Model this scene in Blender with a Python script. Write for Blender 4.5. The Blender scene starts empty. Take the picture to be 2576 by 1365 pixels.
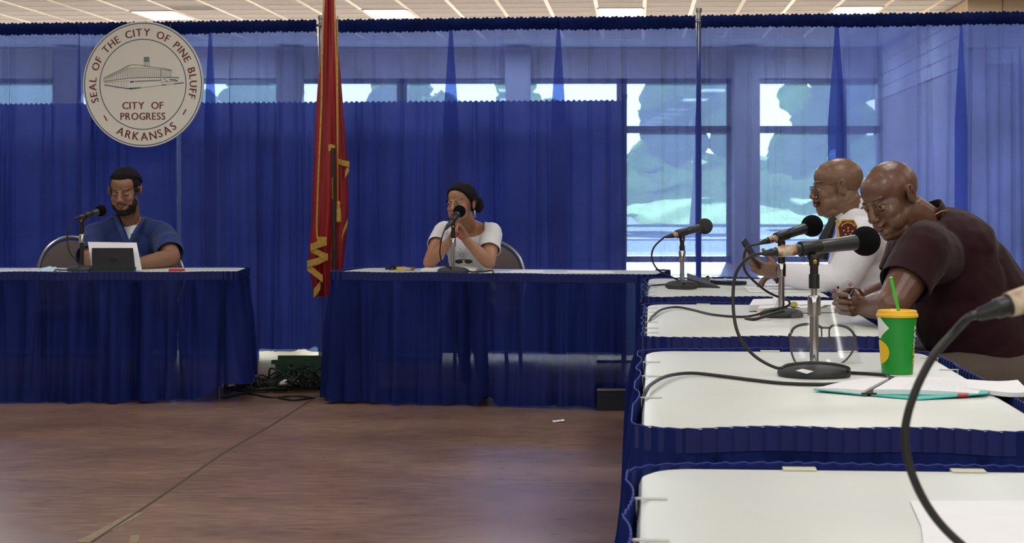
import bpy, bmesh, math, random
import numpy as np
from mathutils import Vector, Matrix, noise
random.seed(7)
SC = bpy.context.scene
COL = SC.collection
R = math.radians
V = Vector
# ------------------------------------------------------------------ camera, sky, sun, lamps, exposure
F = 4750.0; HY = 480.0; CX = 1288.0; CZ = 1.20            # focal length and horizon in pixels of a 2576 wide frame
cam_d = bpy.data.cameras.new('camera'); cam = bpy.data.objects.new('camera', cam_d); COL.objects.link(cam)
cam_d.sensor_width = 36; cam_d.lens = 36*F/2576; cam_d.shift_y = -(682.5-HY)/2576
cam.location = (0, 0, CZ); cam.rotation_euler = (R(90), 0, 0); cam_d.clip_end = 500; cam_d.clip_start = .05
cam_d.dof.use_dof = True; cam_d.dof.focus_distance = 6.4; cam_d.dof.aperture_fstop = 15
SC.camera = cam
SC.view_settings.view_transform = 'Standard'; SC.view_settings.look = 'None'
SC.view_settings.gamma = 1; SC.view_settings.use_curve_mapping = False
SC.view_settings.exposure = 0.13
W = bpy.data.worlds.new('sky'); SC.world = W; W.use_nodes = True
wn = W.node_tree.nodes; wl = W.node_tree.links; wn.clear()
sky = wn.new('ShaderNodeTexSky'); sky.sky_type = 'HOSEK_WILKIE'; sky.turbidity = 3.5; sky.sun_direction = V((.12, .9, .40)).normalized(); sky.ground_albedo = .3
bg = wn.new('ShaderNodeBackground'); bg.inputs[1].default_value = 16.0; wo = wn.new('ShaderNodeOutputWorld')
wl.new(sky.outputs[0], bg.inputs[0]); wl.new(bg.outputs[0], wo.inputs[0])
sd = bpy.data.lights.new('sun', 'SUN'); sd.energy = 32.0; sd.angle = R(.6); sd.color = (1, .95, .86)
so = bpy.data.objects.new('sun', sd); COL.objects.link(so)
so.rotation_euler = V((.12, .9, .40)).to_track_quat('Z', 'Y').to_euler()
ZC = 3.55                                                    # ceiling height
def lamp(x, y, sx, sy, e, col=(1, .965, .91)):
    l = bpy.data.lights.new('ceiling_and_fill_lamp', 'AREA'); l.shape = 'RECTANGLE'; l.size = sx; l.size_y = sy; l.energy = e; l.color = col
    o = bpy.data.objects.new('ceiling_and_fill_lamp', l); COL.objects.link(o); o.location = (x, y, ZC-.06); return o
for ly in (-5.2, -2.0, 1.2, 4.4, 7.6, 10.8):
    for lx in (-4.6, -1.5, 1.6, 4.7):
        lamp(lx, ly, .6, 1.2, 44 if ly < 1 else (30 if ly < 5 else 24))
for ly in (16.5, 21.0, 26.0, 30.0):  # rows beyond the drapes; the farthest added to brighten ceiling and drapes
    for lx in (-5.0, 0, 4.6):
        lamp(lx, ly, .6, 1.2, 120, (.95, .98, 1))
# ------------------------------------------------------------------ helpers
def lin(c): return tuple(((v/255)/12.92 if v/255 <= .04045 else ((v/255+.055)/1.055)**2.4) for v in c)
MATS = {}
def mat(name, rgb, rough=.6, metal=0., spec=.5, var=0., vscale=8., rgb2=None, bump=0., bscale=60., stretch=(1, 1, 1), sheen=0., emit=0., alpha=1., trans=0., coat=0.):
    """procedural principled material; rgb in sRGB 0-255; var mixes towards rgb2 by a noise"""
    if name in MATS: return MATS[name]
    m = bpy.data.materials.new(name); m.use_nodes = True; n = m.node_tree.nodes; l = m.node_tree.links
    p = n['Principled BSDF']; c = lin(rgb)
    p.inputs['Roughness'].default_value = rough; p.inputs['Metallic'].default_value = metal
    p.inputs['Specular IOR Level'].default_value = spec; p.inputs['Sheen Weight'].default_value = sheen
    p.inputs['Alpha'].default_value = alpha; p.inputs['Transmission Weight'].default_value = trans; p.inputs['Coat Weight'].default_value = coat
    p.inputs['Base Color'].default_value = (*c, 1)
    tc = n.new('ShaderNodeTexCoord'); mp = n.new('ShaderNodeMapping'); mp.inputs['Scale'].default_value = stretch
    l.new(tc.outputs['Object'], mp.inputs[0])
    if var:
        nz = n.new('ShaderNodeTexNoise'); nz.inputs['Scale'].default_value = vscale; nz.inputs['Detail'].default_value = 5
        l.new(mp.outputs[0], nz.inputs['Vector'])
        rp = n.new('ShaderNodeValToRGB'); rp.color_ramp.elements[0].position = .32; rp.color_ramp.elements[1].position = .68
        c2 = lin(rgb2) if rgb2 else tuple(v*(1-var) for v in c)
        rp.color_ramp.elements[0].color = (*c2, 1); rp.color_ramp.elements[1].color = (*c, 1)
        l.new(nz.outputs[0], rp.inputs[0]); l.new(rp.outputs[0], p.inputs['Base Color'])
    if bump:
        nb = n.new('ShaderNodeTexNoise'); nb.inputs['Scale'].default_value = bscale; nb.inputs['Detail'].default_value = 3
        l.new(mp.outputs[0], nb.inputs['Vector']); b = n.new('ShaderNodeBump'); b.inputs['Strength'].default_value = bump; b.inputs['Distance'].default_value = .01
        l.new(nb.outputs[0], b.inputs['Height']); l.new(b.outputs[0], p.inputs['Normal'])
    if emit:
        p.inputs['Emission Color'].default_value = (*c, 1); p.inputs['Emission Strength'].default_value = emit
    MATS[name] = m; return m
def sheer(name, tint, cloth, t0, t1, weave=130., tlm=.45):
    """thin woven cloth: part transparent (tinted), part diffuse, part translucent, with a weave"""
    m = bpy.data.materials.new(name); m.use_nodes = True; n = m.node_tree.nodes; l = m.node_tree.links; n.clear()
    o = n.new('ShaderNodeOutputMaterial'); tr = n.new('ShaderNodeBsdfTransparent'); tr.inputs[0].default_value = (*tint, 1)
    df = n.new('ShaderNodeBsdfDiffuse'); tl = n.new('ShaderNodeBsdfTranslucent')
    tc = n.new('ShaderNodeTexCoord'); mp = n.new('ShaderNodeMapping'); mp.inputs['Scale'].default_value = (1, 1, .6); l.new(tc.outputs['Object'], mp.inputs[0])
    nz = n.new('ShaderNodeTexNoise'); nz.inputs['Scale'].default_value = 3; nz.inputs['Detail'].default_value = 4; l.new(mp.outputs[0], nz.inputs['Vector'])
    rp = n.new('ShaderNodeValToRGB'); rp.color_ramp.elements[0].color = (*[v*.8 for v in cloth], 1); rp.color_ramp.elements[1].color = (*[v*1.15 for v in cloth], 1)
    rp.color_ramp.elements[0].position = .35; rp.color_ramp.elements[1].position = .65
    l.new(nz.outputs[0], rp.inputs[0]); l.new(rp.outputs[0], df.inputs[0]); l.new(rp.outputs[0], tl.inputs[0])
    m1 = n.new('ShaderNodeMixShader'); m1.inputs[0].default_value = tlm; l.new(df.outputs[0], m1.inputs[1]); l.new(tl.outputs[0], m1.inputs[2])
    vo = n.new('ShaderNodeTexVoronoi'); vo.inputs['Scale'].default_value = weave
    mp2 = n.new('ShaderNodeMapping'); mp2.inputs['Scale'].default_value = (.8, .8, 1); l.new(tc.outputs['Object'], mp2.inputs[0]); l.new(mp2.outputs[0], vo.inputs['Vector'])
    mr = n.new('ShaderNodeMapRange'); mr.inputs[1].default_value = 0.0; mr.inputs[2].default_value = .8; mr.inputs[3].default_value = t1; mr.inputs[4].default_value = t0
    l.new(vo.outputs['Distance'], mr.inputs[0])
    m2 = n.new('ShaderNodeMixShader'); l.new(mr.outputs[0], m2.inputs[0]); l.new(m1.outputs[0], m2.inputs[1]); l.new(tr.outputs[0], m2.inputs[2])
    l.new(m2.outputs[0], o.inputs[0]); return m

class MB:
    """collects geometry in world (or local) coordinates"""
    def __init__(s): s.v = []; s.f = []; s.mi = []; s.cur = 0
    def add(s, vs, fs):
        b = len(s.v); s.v += [tuple(v) for v in vs]; s.f += [tuple(i+b for i in f) for f in fs]; s.mi += [s.cur]*len(fs); return s
    def box(s, c, d, rz=0, M=None):
        x, y, z = d[0]/2, d[1]/2, d[2]/2; Rm = M if M is not None else Matrix.Rotation(rz, 3, 'Z'); c = V(c)
        vs = [c+Rm@V((a*x, b*y, e*z)) for a in (-1, 1) for b in (-1, 1) for e in (-1, 1)]
        return s.add(vs, [(0, 1, 3, 2), (4, 6, 7, 5), (0, 4, 5, 1), (2, 3, 7, 6), (0, 2, 6, 4), (1, 5, 7, 3)])
    def tube(s, pts, r, n=8, cap=True, up=None):
        pts = [V(p) for p in pts]; k = len(pts); rs = r if isinstance(r, (list, tuple)) else [r]*k; vs = []; ref = None
        for i, p in enumerate(pts):
            t = (pts[min(i+1, k-1)]-pts[max(i-1, 0)]); t = t.normalized() if t.length > 1e-9 else V((0, 0, 1))
            if ref is None: ref = t.orthogonal().normalized() if up is None else (V(up)-t*V(up).dot(t)).normalized()
            else:
                q = ref-t*ref.dot(t); ref = q.normalized() if q.length > 1e-6 else t.orthogonal().normalized()
            b = t.cross(ref)
            for j in range(n):
                a = 2*math.pi*j/n; vs.append(p+(ref*math.cos(a)+b*math.sin(a))*rs[i])
        fs = [(i*n+j, i*n+(j+1) % n, (i+1)*n+(j+1) % n, (i+1)*n+j) for i in range(k-1) for j in range(n)]
        if cap: fs += [tuple(range(n-1, -1, -1)), tuple(range((k-1)*n, k*n))]
        return s.add(vs, fs)
    def ribbon(s, pts, w, t, side):
        """flat strip along pts: w across 'side' (a vector), t thick"""
        pts = [V(p) for p in pts]; sv = V(side).normalized(); k = len(pts); vs = []
        for i, p in enumerate(pts):
            d = (pts[min(i+1, k-1)]-pts[max(i-1, 0)]).normalized(); nn = sv.cross(d).normalized()
            for a, b in ((-1, -1), (1, -1), (1, 1), (-1, 1)): vs.append(p+sv*a*w/2+nn*b*t/2)
        fs = [(i*4+j, i*4+(j+1) % 4, (i+1)*4+(j+1) % 4, (i+1)*4+j) for i in range(k-1) for j in range(4)]+[(3, 2, 1, 0), tuple(range((k-1)*4, k*4))]
        return s.add(vs, fs)
    def lathe(s, prof, c=(0, 0, 0), n=32, M=None, cap=True):
        c = V(c); vs = []
        for r, z in prof:
            for j in range(n):
                a = 2*math.pi*j/n; p = V((r*math.cos(a), r*math.sin(a), z)); vs.append(c+(M@p if M is not None else p))
        k = len(prof); fs = [(i*n+j, i*n+(j+1) % n, (i+1)*n+(j+1) % n, (i+1)*n+j) for i in range(k-1) for j in range(n)]
        if cap: fs += [tuple(range(n-1, -1, -1)), tuple(range((k-1)*n, k*n))]
        return s.add(vs, fs)
    def ell(s, c, r, M=None, sub=2):
        vs, fs = ico(sub); c = V(c)
        if not hasattr(r, '__len__'): r = (r, r, r)
        return s.add([c+(M@V((v[0]*r[0], v[1]*r[1], v[2]*r[2])) if M is not None else V((v[0]*r[0], v[1]*r[1], v[2]*r[2]))) for v in vs], fs)
    def cone(s, a, ra, b, rb, sub=2):
        """a limb segment: two spheres and the cone between"""
        a = V(a); b = V(b); s.ell(a, ra, sub=sub); s.ell(b, rb, sub=sub); d = (b-a)
        if d.length < 1e-5: return s
        q = d.to_track_quat('Z', 'Y').to_matrix(); L = d.length; sa = max(-1, min(1, (ra-rb)/L)); ca = math.sqrt(1-sa*sa)
        return s.lathe([(ra*ca, ra*sa), (rb*ca, L+rb*sa)], a, 16, q)
    def grid(s, fn, nu, nv, closed=False):
        vs = [fn(i/nu, j/nv) for j in range(nv+1) for i in range(nu+(0 if closed else 1))]; m = nu if closed else nu+1
        return s.add(vs, [(j*m+i, j*m+(i+1) % m, (j+1)*m+(i+1) % m, (j+1)*m+i) for j in range(nv) for i in range(nu)])
    def prism(s, poly, n, t):
        """poly: 3D points of a flat outline; extruded by vector n*t"""
        poly = [V(p) for p in poly]; k = len(poly); d = V(n)*t
        return s.add(poly+[p+d for p in poly], [tuple(range(k-1, -1, -1)), tuple(range(k, 2*k))]+[(i, (i+1) % k, k+(i+1) % k, k+i) for i in range(k)])
_ico = {}
def ico(sub):
    if sub not in _ico:
        bm = bmesh.new(); bmesh.ops.create_icosphere(bm, subdivisions=sub, radius=1)
        _ico[sub] = ([tuple(v.co) for v in bm.verts], [tuple(v.index for v in f.verts) for f in bm.faces]); bm.free()
    return _ico[sub]
WM = {}
def thing(name, label, cat, loc=(0, 0, 0), rz=0, group=None, kind=None):
    o = bpy.data.objects.new(name, None); COL.objects.link(o); o.location = loc; o.rotation_euler = (0, 0, rz); o.empty_display_size = .05
    WM[o] = Matrix.Translation(V(loc)) @ Matrix.Rotation(rz, 4, 'Z')
    return tag(o, label, cat, group, kind)
def tag(o, label=None, cat=None, group=None, kind=None):
    if label: o['label'] = label
    if cat: o['category'] = cat
    if group: o['group'] = group
    if kind: o['kind'] = kind
    return o
def mesh_of(mb, name, smooth=True, angle=38):
    me = bpy.data.meshes.new(name); me.from_pydata([tuple(v) for v in mb.v], [], mb.f)
    if any(mb.mi): me.polygons.foreach_set('material_index', mb.mi)
    if smooth:
        me.polygons.foreach_set('use_smooth', [True]*len(me.polygons))
        if angle < 180: me.set_sharp_from_angle(angle=R(angle))
    me.update(); return me
def obj(name, mb, m, parent=None, local=False, loc=None, smooth=True, angle=38, fix=True):
    """one mesh object; geometry is given in world coordinates unless local"""
    if isinstance(mb, MB): me = mesh_of(mb, name, smooth, angle)
    else: me = mb
    for mm in (m if isinstance(m, (list, tuple)) else [m]): me.materials.append(mm)
    if fix:
        bm = bmesh.new(); bm.from_mesh(me); bmesh.ops.recalc_face_normals(bm, faces=bm.faces); bm.to_mesh(me); bm.free()
    o = bpy.data.objects.new(name, me); COL.objects.link(o)
    if parent is not None:
        o.parent = parent; WM[o] = WM[parent]
        if not local: me.transform(WM[parent].inverted())
    else:
        L = V(loc) if loc is not None else V((0, 0, 0)); WM[o] = Matrix.Translation(L); o.location = L
        if not local: me.transform(Matrix.Translation(-L))
    return o
def P(x, y, D): return V(((x-CX)*D/F, D, CZ-(y-HY)*D/F))
def spline(pts, n=8):
    pts = [V(p) for p in pts]; q = [pts[0]*2-pts[1]]+pts+[pts[-1]*2-pts[-2]]; out = []
    for i in range(1, len(q)-2):
        for k in range(n):
            t = k/n; a, b, c, d = q[i-1], q[i], q[i+1], q[i+2]
            out.append(.5*((2*b)+(c-a)*t+(2*a-5*b+4*c-d)*t*t+(3*b-a-3*c+d)*t**3))
    out.append(pts[-1]); return out
def text_faces(s, size=1.0):
    """glyph outlines of a string as flat triangles: (verts xy, faces, width)"""
    cu = bpy.data.curves.new('t', 'FONT'); cu.body = s; cu.size = size; cu.resolution_u = 3
    o = bpy.data.objects.new('t', cu); COL.objects.link(o); dg = bpy.context.evaluated_depsgraph_get(); dg.update()
    me = bpy.data.meshes.new_from_object(o.evaluated_get(dg))
    vs = [(v.co.x, v.co.y) for v in me.vertices]; fs = [tuple(p.vertices) for p in me.polygons]
    bpy.data.objects.remove(o); bpy.data.curves.remove(cu); bpy.data.meshes.remove(me)
    return vs, fs
_g = {}
def glyph(ch):
    if ch not in _g:
        vs, fs = text_faces(ch); xs = [v[0] for v in vs] or [0, .25]
        _g[ch] = ([(x-min(xs), y) for x, y in vs], fs, max(xs)-min(xs))
    return _g[ch]
# ------------------------------------------------------------------ materials of the room
M_tile = mat('ceiling_tile', (218, 230, 240), .9, var=.08, vscale=20, bump=.3, bscale=120)
M_bar = mat('white_metal', (245, 242, 236), .4)
M_blue = None
M_silver = mat('brushed_silver', (190, 190, 188), .3, 1.0)
M_chrome = mat('chrome', (205, 205, 210), .12, 1.0, var=.2, vscale=60)
M_black = mat('black_plastic', (26, 27, 29), .45, var=.2, vscale=30)
M_blackm = mat('matte_black', (16, 16, 18), .7)
M_rubber = mat('black_rubber', (30, 29, 30), .5, bump=.1)
M_paper = mat('white_paper', (232, 232, 236), .7, var=.03, vscale=15)
M_glass = bpy.data.materials.new('window_glass'); M_glass.use_nodes = True
_n = M_glass.node_tree.nodes; _l = M_glass.node_tree.links; _n.clear()
_o = _n.new('ShaderNodeOutputMaterial'); _t = _n.new('ShaderNodeBsdfTransparent'); _t.inputs[0].default_value = (.93, .96, .95, 1)
_gl = _n.new('ShaderNodeBsdfGlossy'); _gl.inputs['Roughness'].default_value = .02; _fr = _n.new('ShaderNodeFresnel'); _mx = _n.new('ShaderNodeMixShader')
_l.new(_fr.outputs[0], _mx.inputs[0]); _l.new(_t.outputs[0], _mx.inputs[1]); _l.new(_gl.outputs[0], _mx.inputs[2]); _hz = _n.new('ShaderNodeBsdfTranslucent'); _hz.inputs[0].default_value = (.9, .93, .95, 1); _m3 = _n.new('ShaderNodeMixShader'); _m3.inputs[0].default_value = .06
_l.new(_mx.outputs[0], _m3.inputs[1]); _l.new(_hz.outputs[0], _m3.inputs[2]); _l.new(_m3.outputs[0], _o.inputs[0])
# floor: brown sealed concrete with scuffs and a saw joint
def floor_material():
    m = bpy.data.materials.new('sealed_brown_floor'); m.use_nodes = True; n = m.node_tree.nodes; l = m.node_tree.links; p = n['Principled BSDF']
    tc = n.new('ShaderNodeTexCoord')
    def noise_(scale, st, det=5):
        mp = n.new('ShaderNodeMapping'); mp.inputs['Scale'].default_value = st; l.new(tc.outputs['Object'], mp.inputs[0])
        z = n.new('ShaderNodeTexNoise'); z.inputs['Scale'].default_value = scale; z.inputs['Detail'].default_value = det; l.new(mp.outputs[0], z.inputs['Vector']); return z
    a = noise_(1.2, (1, 1.6, 1)); r1 = n.new('ShaderNodeValToRGB')
    r1.color_ramp.elements[0].position = .3; r1.color_ramp.elements[0].color = (*lin((116, 89, 76)), 1)
    r1.color_ramp.elements[1].position = .72; r1.color_ramp.elements[1].color = (*lin((146, 116, 98)), 1)
    l.new(a.outputs[0], r1.inputs[0])
    b = noise_(26, (.35, 1, 1), 8); r2 = n.new('ShaderNodeValToRGB')
    r2.color_ramp.elements[0].position = .35; r2.color_ramp.elements[0].color = (.80, .80, .80, 1); r2.color_ramp.elements[1].position = .7; r2.color_ramp.elements[1].color = (1.12, 1.1, 1.08, 1)
    l.new(b.outputs[0], r2.inputs[0]); mx = n.new('ShaderNodeMix'); mx.data_type = 'RGBA'; mx.blend_type = 'MULTIPLY'; mx.inputs[0].default_value = 1
    l.new(r1.outputs[0], mx.inputs[6]); l.new(r2.outputs[0], mx.inputs[7])
    c = noise_(5, (.25, 3.2, 1), 10); r3 = n.new('ShaderNodeValToRGB')                      # pale scuff streaks
    r3.color_ramp.elements[0].position = .66; r3.color_ramp.elements[0].color = (0, 0, 0, 1); r3.color_ramp.elements[1].position = .78; r3.color_ramp.elements[1].color = (.5, .5, .5, 1)
    l.new(c.outputs[0], r3.inputs[0]); m2 = n.new('ShaderNodeMix'); m2.data_type = 'RGBA'; l.new(r3.outputs[0], m2.inputs[0]); l.new(mx.outputs[2], m2.inputs[6]); m2.inputs[7].default_value = (*lin((150, 128, 112)), 1)
    l.new(m2.outputs[2], p.inputs['Base Color'])
    p.inputs['Roughness'].default_value = .33; p.inputs['Specular IOR Level'].default_value = .24
    rr = n.new('ShaderNodeMapRange'); rr.inputs[3].default_value = .22; rr.inputs[4].default_value = .40; l.new(b.outputs[0], rr.inputs[0]); l.new(rr.outputs[0], p.inputs['Roughness'])
    return m
M_floor = floor_material()
fl = MB(); fl.box((0, 12.5, -.05), (22, 41, .1)); tag(obj('floor', fl, M_floor, smooth=False), kind='structure')
# saw joint and painted tape remains on the floor
jm = mat('floor_joint', (70, 58, 46), .8); tm = mat('old_tape_residue', (150, 128, 96), .7, var=.4, vscale=30)
def floor_px(x, y): D = CZ*F/(y-HY); return V(((x-CX)*D/F, D, 0))
def floor_strip(name, pts, w, m, z=.0015):
    mb = MB(); q = [floor_px(*p) for p in pts]
    for a, b in zip(q, q[1:]):
        d = (b-a).normalized(); s = V((-d.y, d.x, 0))*w/2; mb.add([a-s, a+s, b+s, b-s], [(0, 1, 2, 3)])
    for i, v in enumerate(mb.v): mb.v[i] = (v[0], v[1], z)
    return tag(obj(name, mb, m, smooth=False), kind='structure')
floor_strip('trim_1', [(800, 995), (690, 1065), (560, 1140), (380, 1265), (230, 1363)], .012, jm)
floor_strip('trim_2', [(345, 1290), (208, 1364)], .05, tm, .001)
floor_strip('trim_3', [(340, 1345), (336, 1365)], .03, tm, .001)
sm_ = mat('pale_scratch', (158, 142, 128), .7)
floor_strip('trim_4', [(403, 1176), (486, 1172)], .006, sm_)
floor_strip('trim_5', [(190, 1246), (500, 1249), (680, 1251)], .005, sm_)
floor_strip('trim_6', [(1290, 1254), (1575, 1257)], .005, sm_)
# ceiling: grid of tiles in view beyond the drapes, plain slab elsewhere
CA = R(3.76); cdir = V((math.sin(CA), math.cos(CA), 0)); cx_ = V((math.cos(CA), -math.sin(CA), 0)); C0 = V((1.082, 25.2, 0))-cdir*.98+cx_*.07
G = .6096
ceil = MB(); ceil.box((0, 12.5, ZC+.12), (22, 41, .1)); ceil_o = obj('ceiling', ceil, M_tile, smooth=False); tag(ceil_o, kind='structure')
tile_me = mesh_of(MB().box((0, 0, 0), (G-.03, G-.03, .02)), 'ceiling_tile', False); tile_me.materials.append(M_tile)
M_diff = mat('lit_diffuser', (255, 250, 240), .5, emit=3.2)
LCOL = (-12, -7, -2, 3, 8, 13)
lights = set((c+1 if False else c, r) for c in LCOL for r in (0, 1))
light_cols = [-10, -5, 0, 5, -15, 10]
def cpos(i, j): return C0+cx_*(G*i)+cdir*(G*j)                      # lower left corner of a cell
dark = {(-9, -1), (8, 2), (9, 2)}
vent_m = mat('vent_grey', (104, 98, 92), .6)
for j in range(-4, 8):
    for i in range(-15, 13):
        if i in light_cols and j in (0, 1): continue
        p = cpos(i+.5, j+.5)
        if j == -4 and abs(i) > 10: continue
        t = bpy.data.objects.new('ceiling_tile', tile_me); COL.objects.link(t); t.parent = ceil_o
        t.location = (p.x, p.y, ZC+.012); t.rotation_euler = (0, 0, -CA)
        if (i, j) in dark:
            t.data = tile_me.copy(); t.data.materials[0] = vent_m; t.name = 'air_vent'
bars = MB()
for i in range(-15, 14):
    a, b = cpos(i, -4), cpos(i, 8); bars.box(((a+b)/2).to_tuple()[:2]+(ZC,), (.05, (b-a).length, .012), -CA)
o = obj('grid_bar', bars, M_bar, ceil_o, smooth=False); tag(o, kind='stuff')
bars = MB()
for j in range(-4, 9):
    a, b = cpos(-15, j), cpos(13, j); bars.box(((a+b)/2).to_tuple()[:2]+(ZC,), ((b-a).length, .025, .008), -CA)
o = obj('cross_bar', bars, M_bar, ceil_o, smooth=False); tag(o, kind='stuff')
LN = {-10: 'above the round city seal', -5: 'beside the top of the maroon flag', 0: 'beside the tall silver drape post', 5: 'nearest the block wall'}
for i in light_cols:
    for j0 in (0,):
        if j0 != 0 and i not in (-10, -5, 0, 5): continue
        if i in (-15, 10) : continue
        p = cpos(i+.5, j0+1)
        lab = 'lit white rectangular ceiling light panel ' + LN[i] if j0 == 0 else 'lit white ceiling light panel further along the ceiling grid'
        t = thing('ceiling_light', lab, 'light', (p.x, p.y, ZC), -CA, 'ceiling light panels' if j0 == 0 else 'hidden ceiling light panels')
        obj('diffuser', MB().box((0, 0, -.004), (G-.05, 2*G-.05, .01)), M_diff, t, local=True, smooth=False)
        fr = MB()
        for s in (-1, 1):
            fr.box((s*(G-.03)/2, 0, -.006), (.03, 2*G, .016)); fr.box((0, s*(2*G-.03)/2, -.006), (G, .03, .016))
        obj('frame', fr, M_bar, t, local=True, smooth=False)
# walls
M_wall = mat('painted_wall', (214, 208, 196), .85, var=.05, vscale=3)
M_block = mat('cream_block', (222, 206, 176), .85, var=.06, vscale=9, bump=.2, bscale=90)
M_mortar = mat('block_mortar', (190, 172, 142), .9)
def wall(name, c, d, m=M_wall): return tag(obj(name, MB().box(c, d), m, smooth=False), kind='structure')
wall('wall_left', (-9.6, 12.5, 1.8), (.2, 41, 3.6)); wall('wall_right', (10.6, 8, 1.8), (.2, 32, 3.6)); wall('wall_near', (0, -7.6, 1.8), (20.4, .2, 3.6))
# block wall on the right beyond the drapes: facing part and its return running back
bx0, by0 = 5.55, 22.9
bw = MB(); bw.box(((bx0+10.4)/2+.02, by0+.12, ZC/2), (10.4-bx0-.04, .2, ZC)); bo = obj('wall_back', bw, M_mortar, smooth=False); tag(bo, kind='structure')
blk = mesh_of(MB().box((0, 0, 0), (.385, .03, .185)), 'block', False); blk.materials.append(M_block)
for r in range(4):
    for c in range(12):
        b = bpy.data.objects.new('block', blk); COL.objects.link(b); b.parent = bo
        b.location = (bx0+.2+.4*c+(.2 if r % 2 else 0), by0+.01, ZC-.12-.2*r)
ra = R(4.2); rd = V((math.sin(ra), math.cos(ra), 0)); rc = V((bx0+.1, by0, 0))+rd*4.9
rw = MB(); rw.box((rc.x, rc.y, ZC/2), (.2, 9.6, ZC), -ra); ro = obj('wall_side', rw, M_mortar, smooth=False); tag(ro, kind='structure')
blk2 = mesh_of(MB().box((0, 0, 0), (.03, .385, .185)), 'block', False); blk2.materials.append(M_block)
for r in range(4):
    for c in range(23):
        p = V((bx0-.005, by0, 0))+rd*(.2+.4*c+(.2 if r % 2 else 0))
        b = bpy.data.objects.new('block', blk2); COL.objects.link(b); b.parent = ro; b.location = (p.x, p.y, ZC-.12-.2*r); b.rotation_euler = (0, 0, -ra)
# window wall at the far end
YW = 32.0
M_frame = mat('aluminium_frame', (120, 118, 112), .45, .6); M_col = mat('grey_column', (150, 145, 134), .8, var=.1, vscale=4)
wall('wall_far', (-1, YW, 3.35), (18, .25, .5), M_wall)
n = 0
for k in range(9):
    x0 = -9.3+1.86*k; n += 1
    t = thing('window_%d' % n, None, None, (x0+.93, YW, 0), kind='structure')
    f = MB()
    for xx in (x0+.04, x0+1.82): f.box((xx, YW, 1.55), (.09, .12, 3.1))
    for zz, hh in ((.05, .1), (2.24, .12), (3.06, .09)): f.box((x0+.93, YW, zz), (1.86, .12, hh))
    obj('window_frame', f, M_frame, t, smooth=False)
    obj('pane', MB().box((x0+.93, YW, 1.15), (1.70, .012, 2.1)), M_glass, t, smooth=False)
    obj('pane', MB().box((x0+.93, YW, 2.66), (1.70, .012, .72)), M_glass, t, smooth=False)
for x in (-7.4, -3.7, .1, 3.9):
    tag(obj('trim_%d' % (20+int(x)), MB().box((x, YW-.5, ZC/2), (.42, .42, ZC)), M_col, smooth=False), kind='structure')
# outdoors
M_grass = mat('lawn', (96, 122, 52), .9, var=.4, vscale=1.5, rgb2=(70, 98, 40)); M_pave = mat('concrete_pavement', (190, 186, 176), .9, var=.1, vscale=3)
tag(obj('ground', MB().box((0, 75, -.2), (160, 84, .2)), M_grass, smooth=False), kind='structure')
tag(obj('path', MB().box((0, 35.6, -.09), (60, 6.8, .06)), M_pave, smooth=False), kind='structure')
tag(obj('road', MB().box((0, 52, -.085), (120, 5, .05)), M_pave, smooth=False), kind='structure')
M_leaf = mat('tree_leaves', (176, 206, 116), .9, var=.5, vscale=6, rgb2=(136, 176, 86)); _n = M_leaf.node_tree.nodes; _l = M_leaf.node_tree.links
_tl = _n.new('ShaderNodeBsdfTranslucent'); _tl.inputs[0].default_value = (.72, .9, .34, 1); _mx = _n.new('ShaderNodeMixShader'); _mx.inputs[0].default_value = .55
_l.new(_n['Principled BSDF'].outputs[0], _mx.inputs[1]); _l.new(_tl.outputs[0], _mx.inputs[2]); _l.new(_mx.outputs[0], [q for q in _n if q.type == 'OUTPUT_MATERIAL'][0].inputs[0])
if True:
    M_bark = mat('bark', (92, 74, 58), .9, bump=.4)
def tree(x, y, h, w, lab):
    t = thing('tree', lab, 'tree', (x, y, -.1), 0, 'trees outside the windows')
    obj('trunk', MB().tube([(x, y, -.1), (x+.1, y, h*.3), (x, y, h*.6)], [.2, .15, .08], 8), M_bark, t)
    c = MB(); rnd = random.Random(int(x*10+y))
    for k in range(26):
        a = rnd.random()*6.28; rr = rnd.random()**.6*w; z = h*(.35+.6*rnd.random()); s = w*(.22+.25*rnd.random())*(1.25-z/h*.6)
        b = len(c.v); c.ell((x+math.cos(a)*rr*(1.2-z/h*.7), y+math.sin(a)*rr, z), (s, s, s*.8), sub=3)
        for i in range(b, len(c.v)):
            v = V(c.v[i]); c.v[i] = tuple(v+V(noise.noise_vector(v*2.2))*.35*s+V(noise.noise_vector(v*6))*.15*s)
    tag(obj('crown', c, M_leaf, t, angle=180), kind='stuff')
for x, y, h, w, lab in ((-17, 66, 6.6, 2.6, 'broad green tree outside, behind the left table'), (-9.5, 68, 5.8, 2.3, 'low round green tree outside, behind the round seal'),
        (-3.6, 66, 6.0, 2.4, 'green tree outside, beside the maroon flag'), (.4, 67, 5.6, 1.5, 'green tree outside, behind the seated woman'),
        (6.2, 64, 6.2, 2.0, 'green tree outside, seen through the sheer drape past the low drape'), (11.8, 67, 6.8, 2.3, 'green tree outside, seen through the drape by the silver post'), (19, 68, 6.5, 3, 'green tree outside, towards the block wall')):
    tree(x, y, h, w, lab)
for k, x in enumerate(np.linspace(-26, 30, 15)):
    pass
hedge = MB()
hedge.grid(lambda u, v: V((-40+90*u, 74+1.5*noise.noise(V((u*40, v*4, 0))), -.1+v*(2.6+1.6*noise.noise(V((u*14, 3, 0))))+.5*noise.noise(V((u*90, v*6, 5))))), 260, 14)
hedge.grid(lambda u, v: V((-40+90*u, 74+4*v, 2.5+1.5*noise.noise(V((u*14, 3, 0))))), 260, 3)
tag(obj('hedge', hedge, M_leaf, angle=180), 'long green tree line far beyond the windows', 'hedge', kind='stuff')
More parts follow.
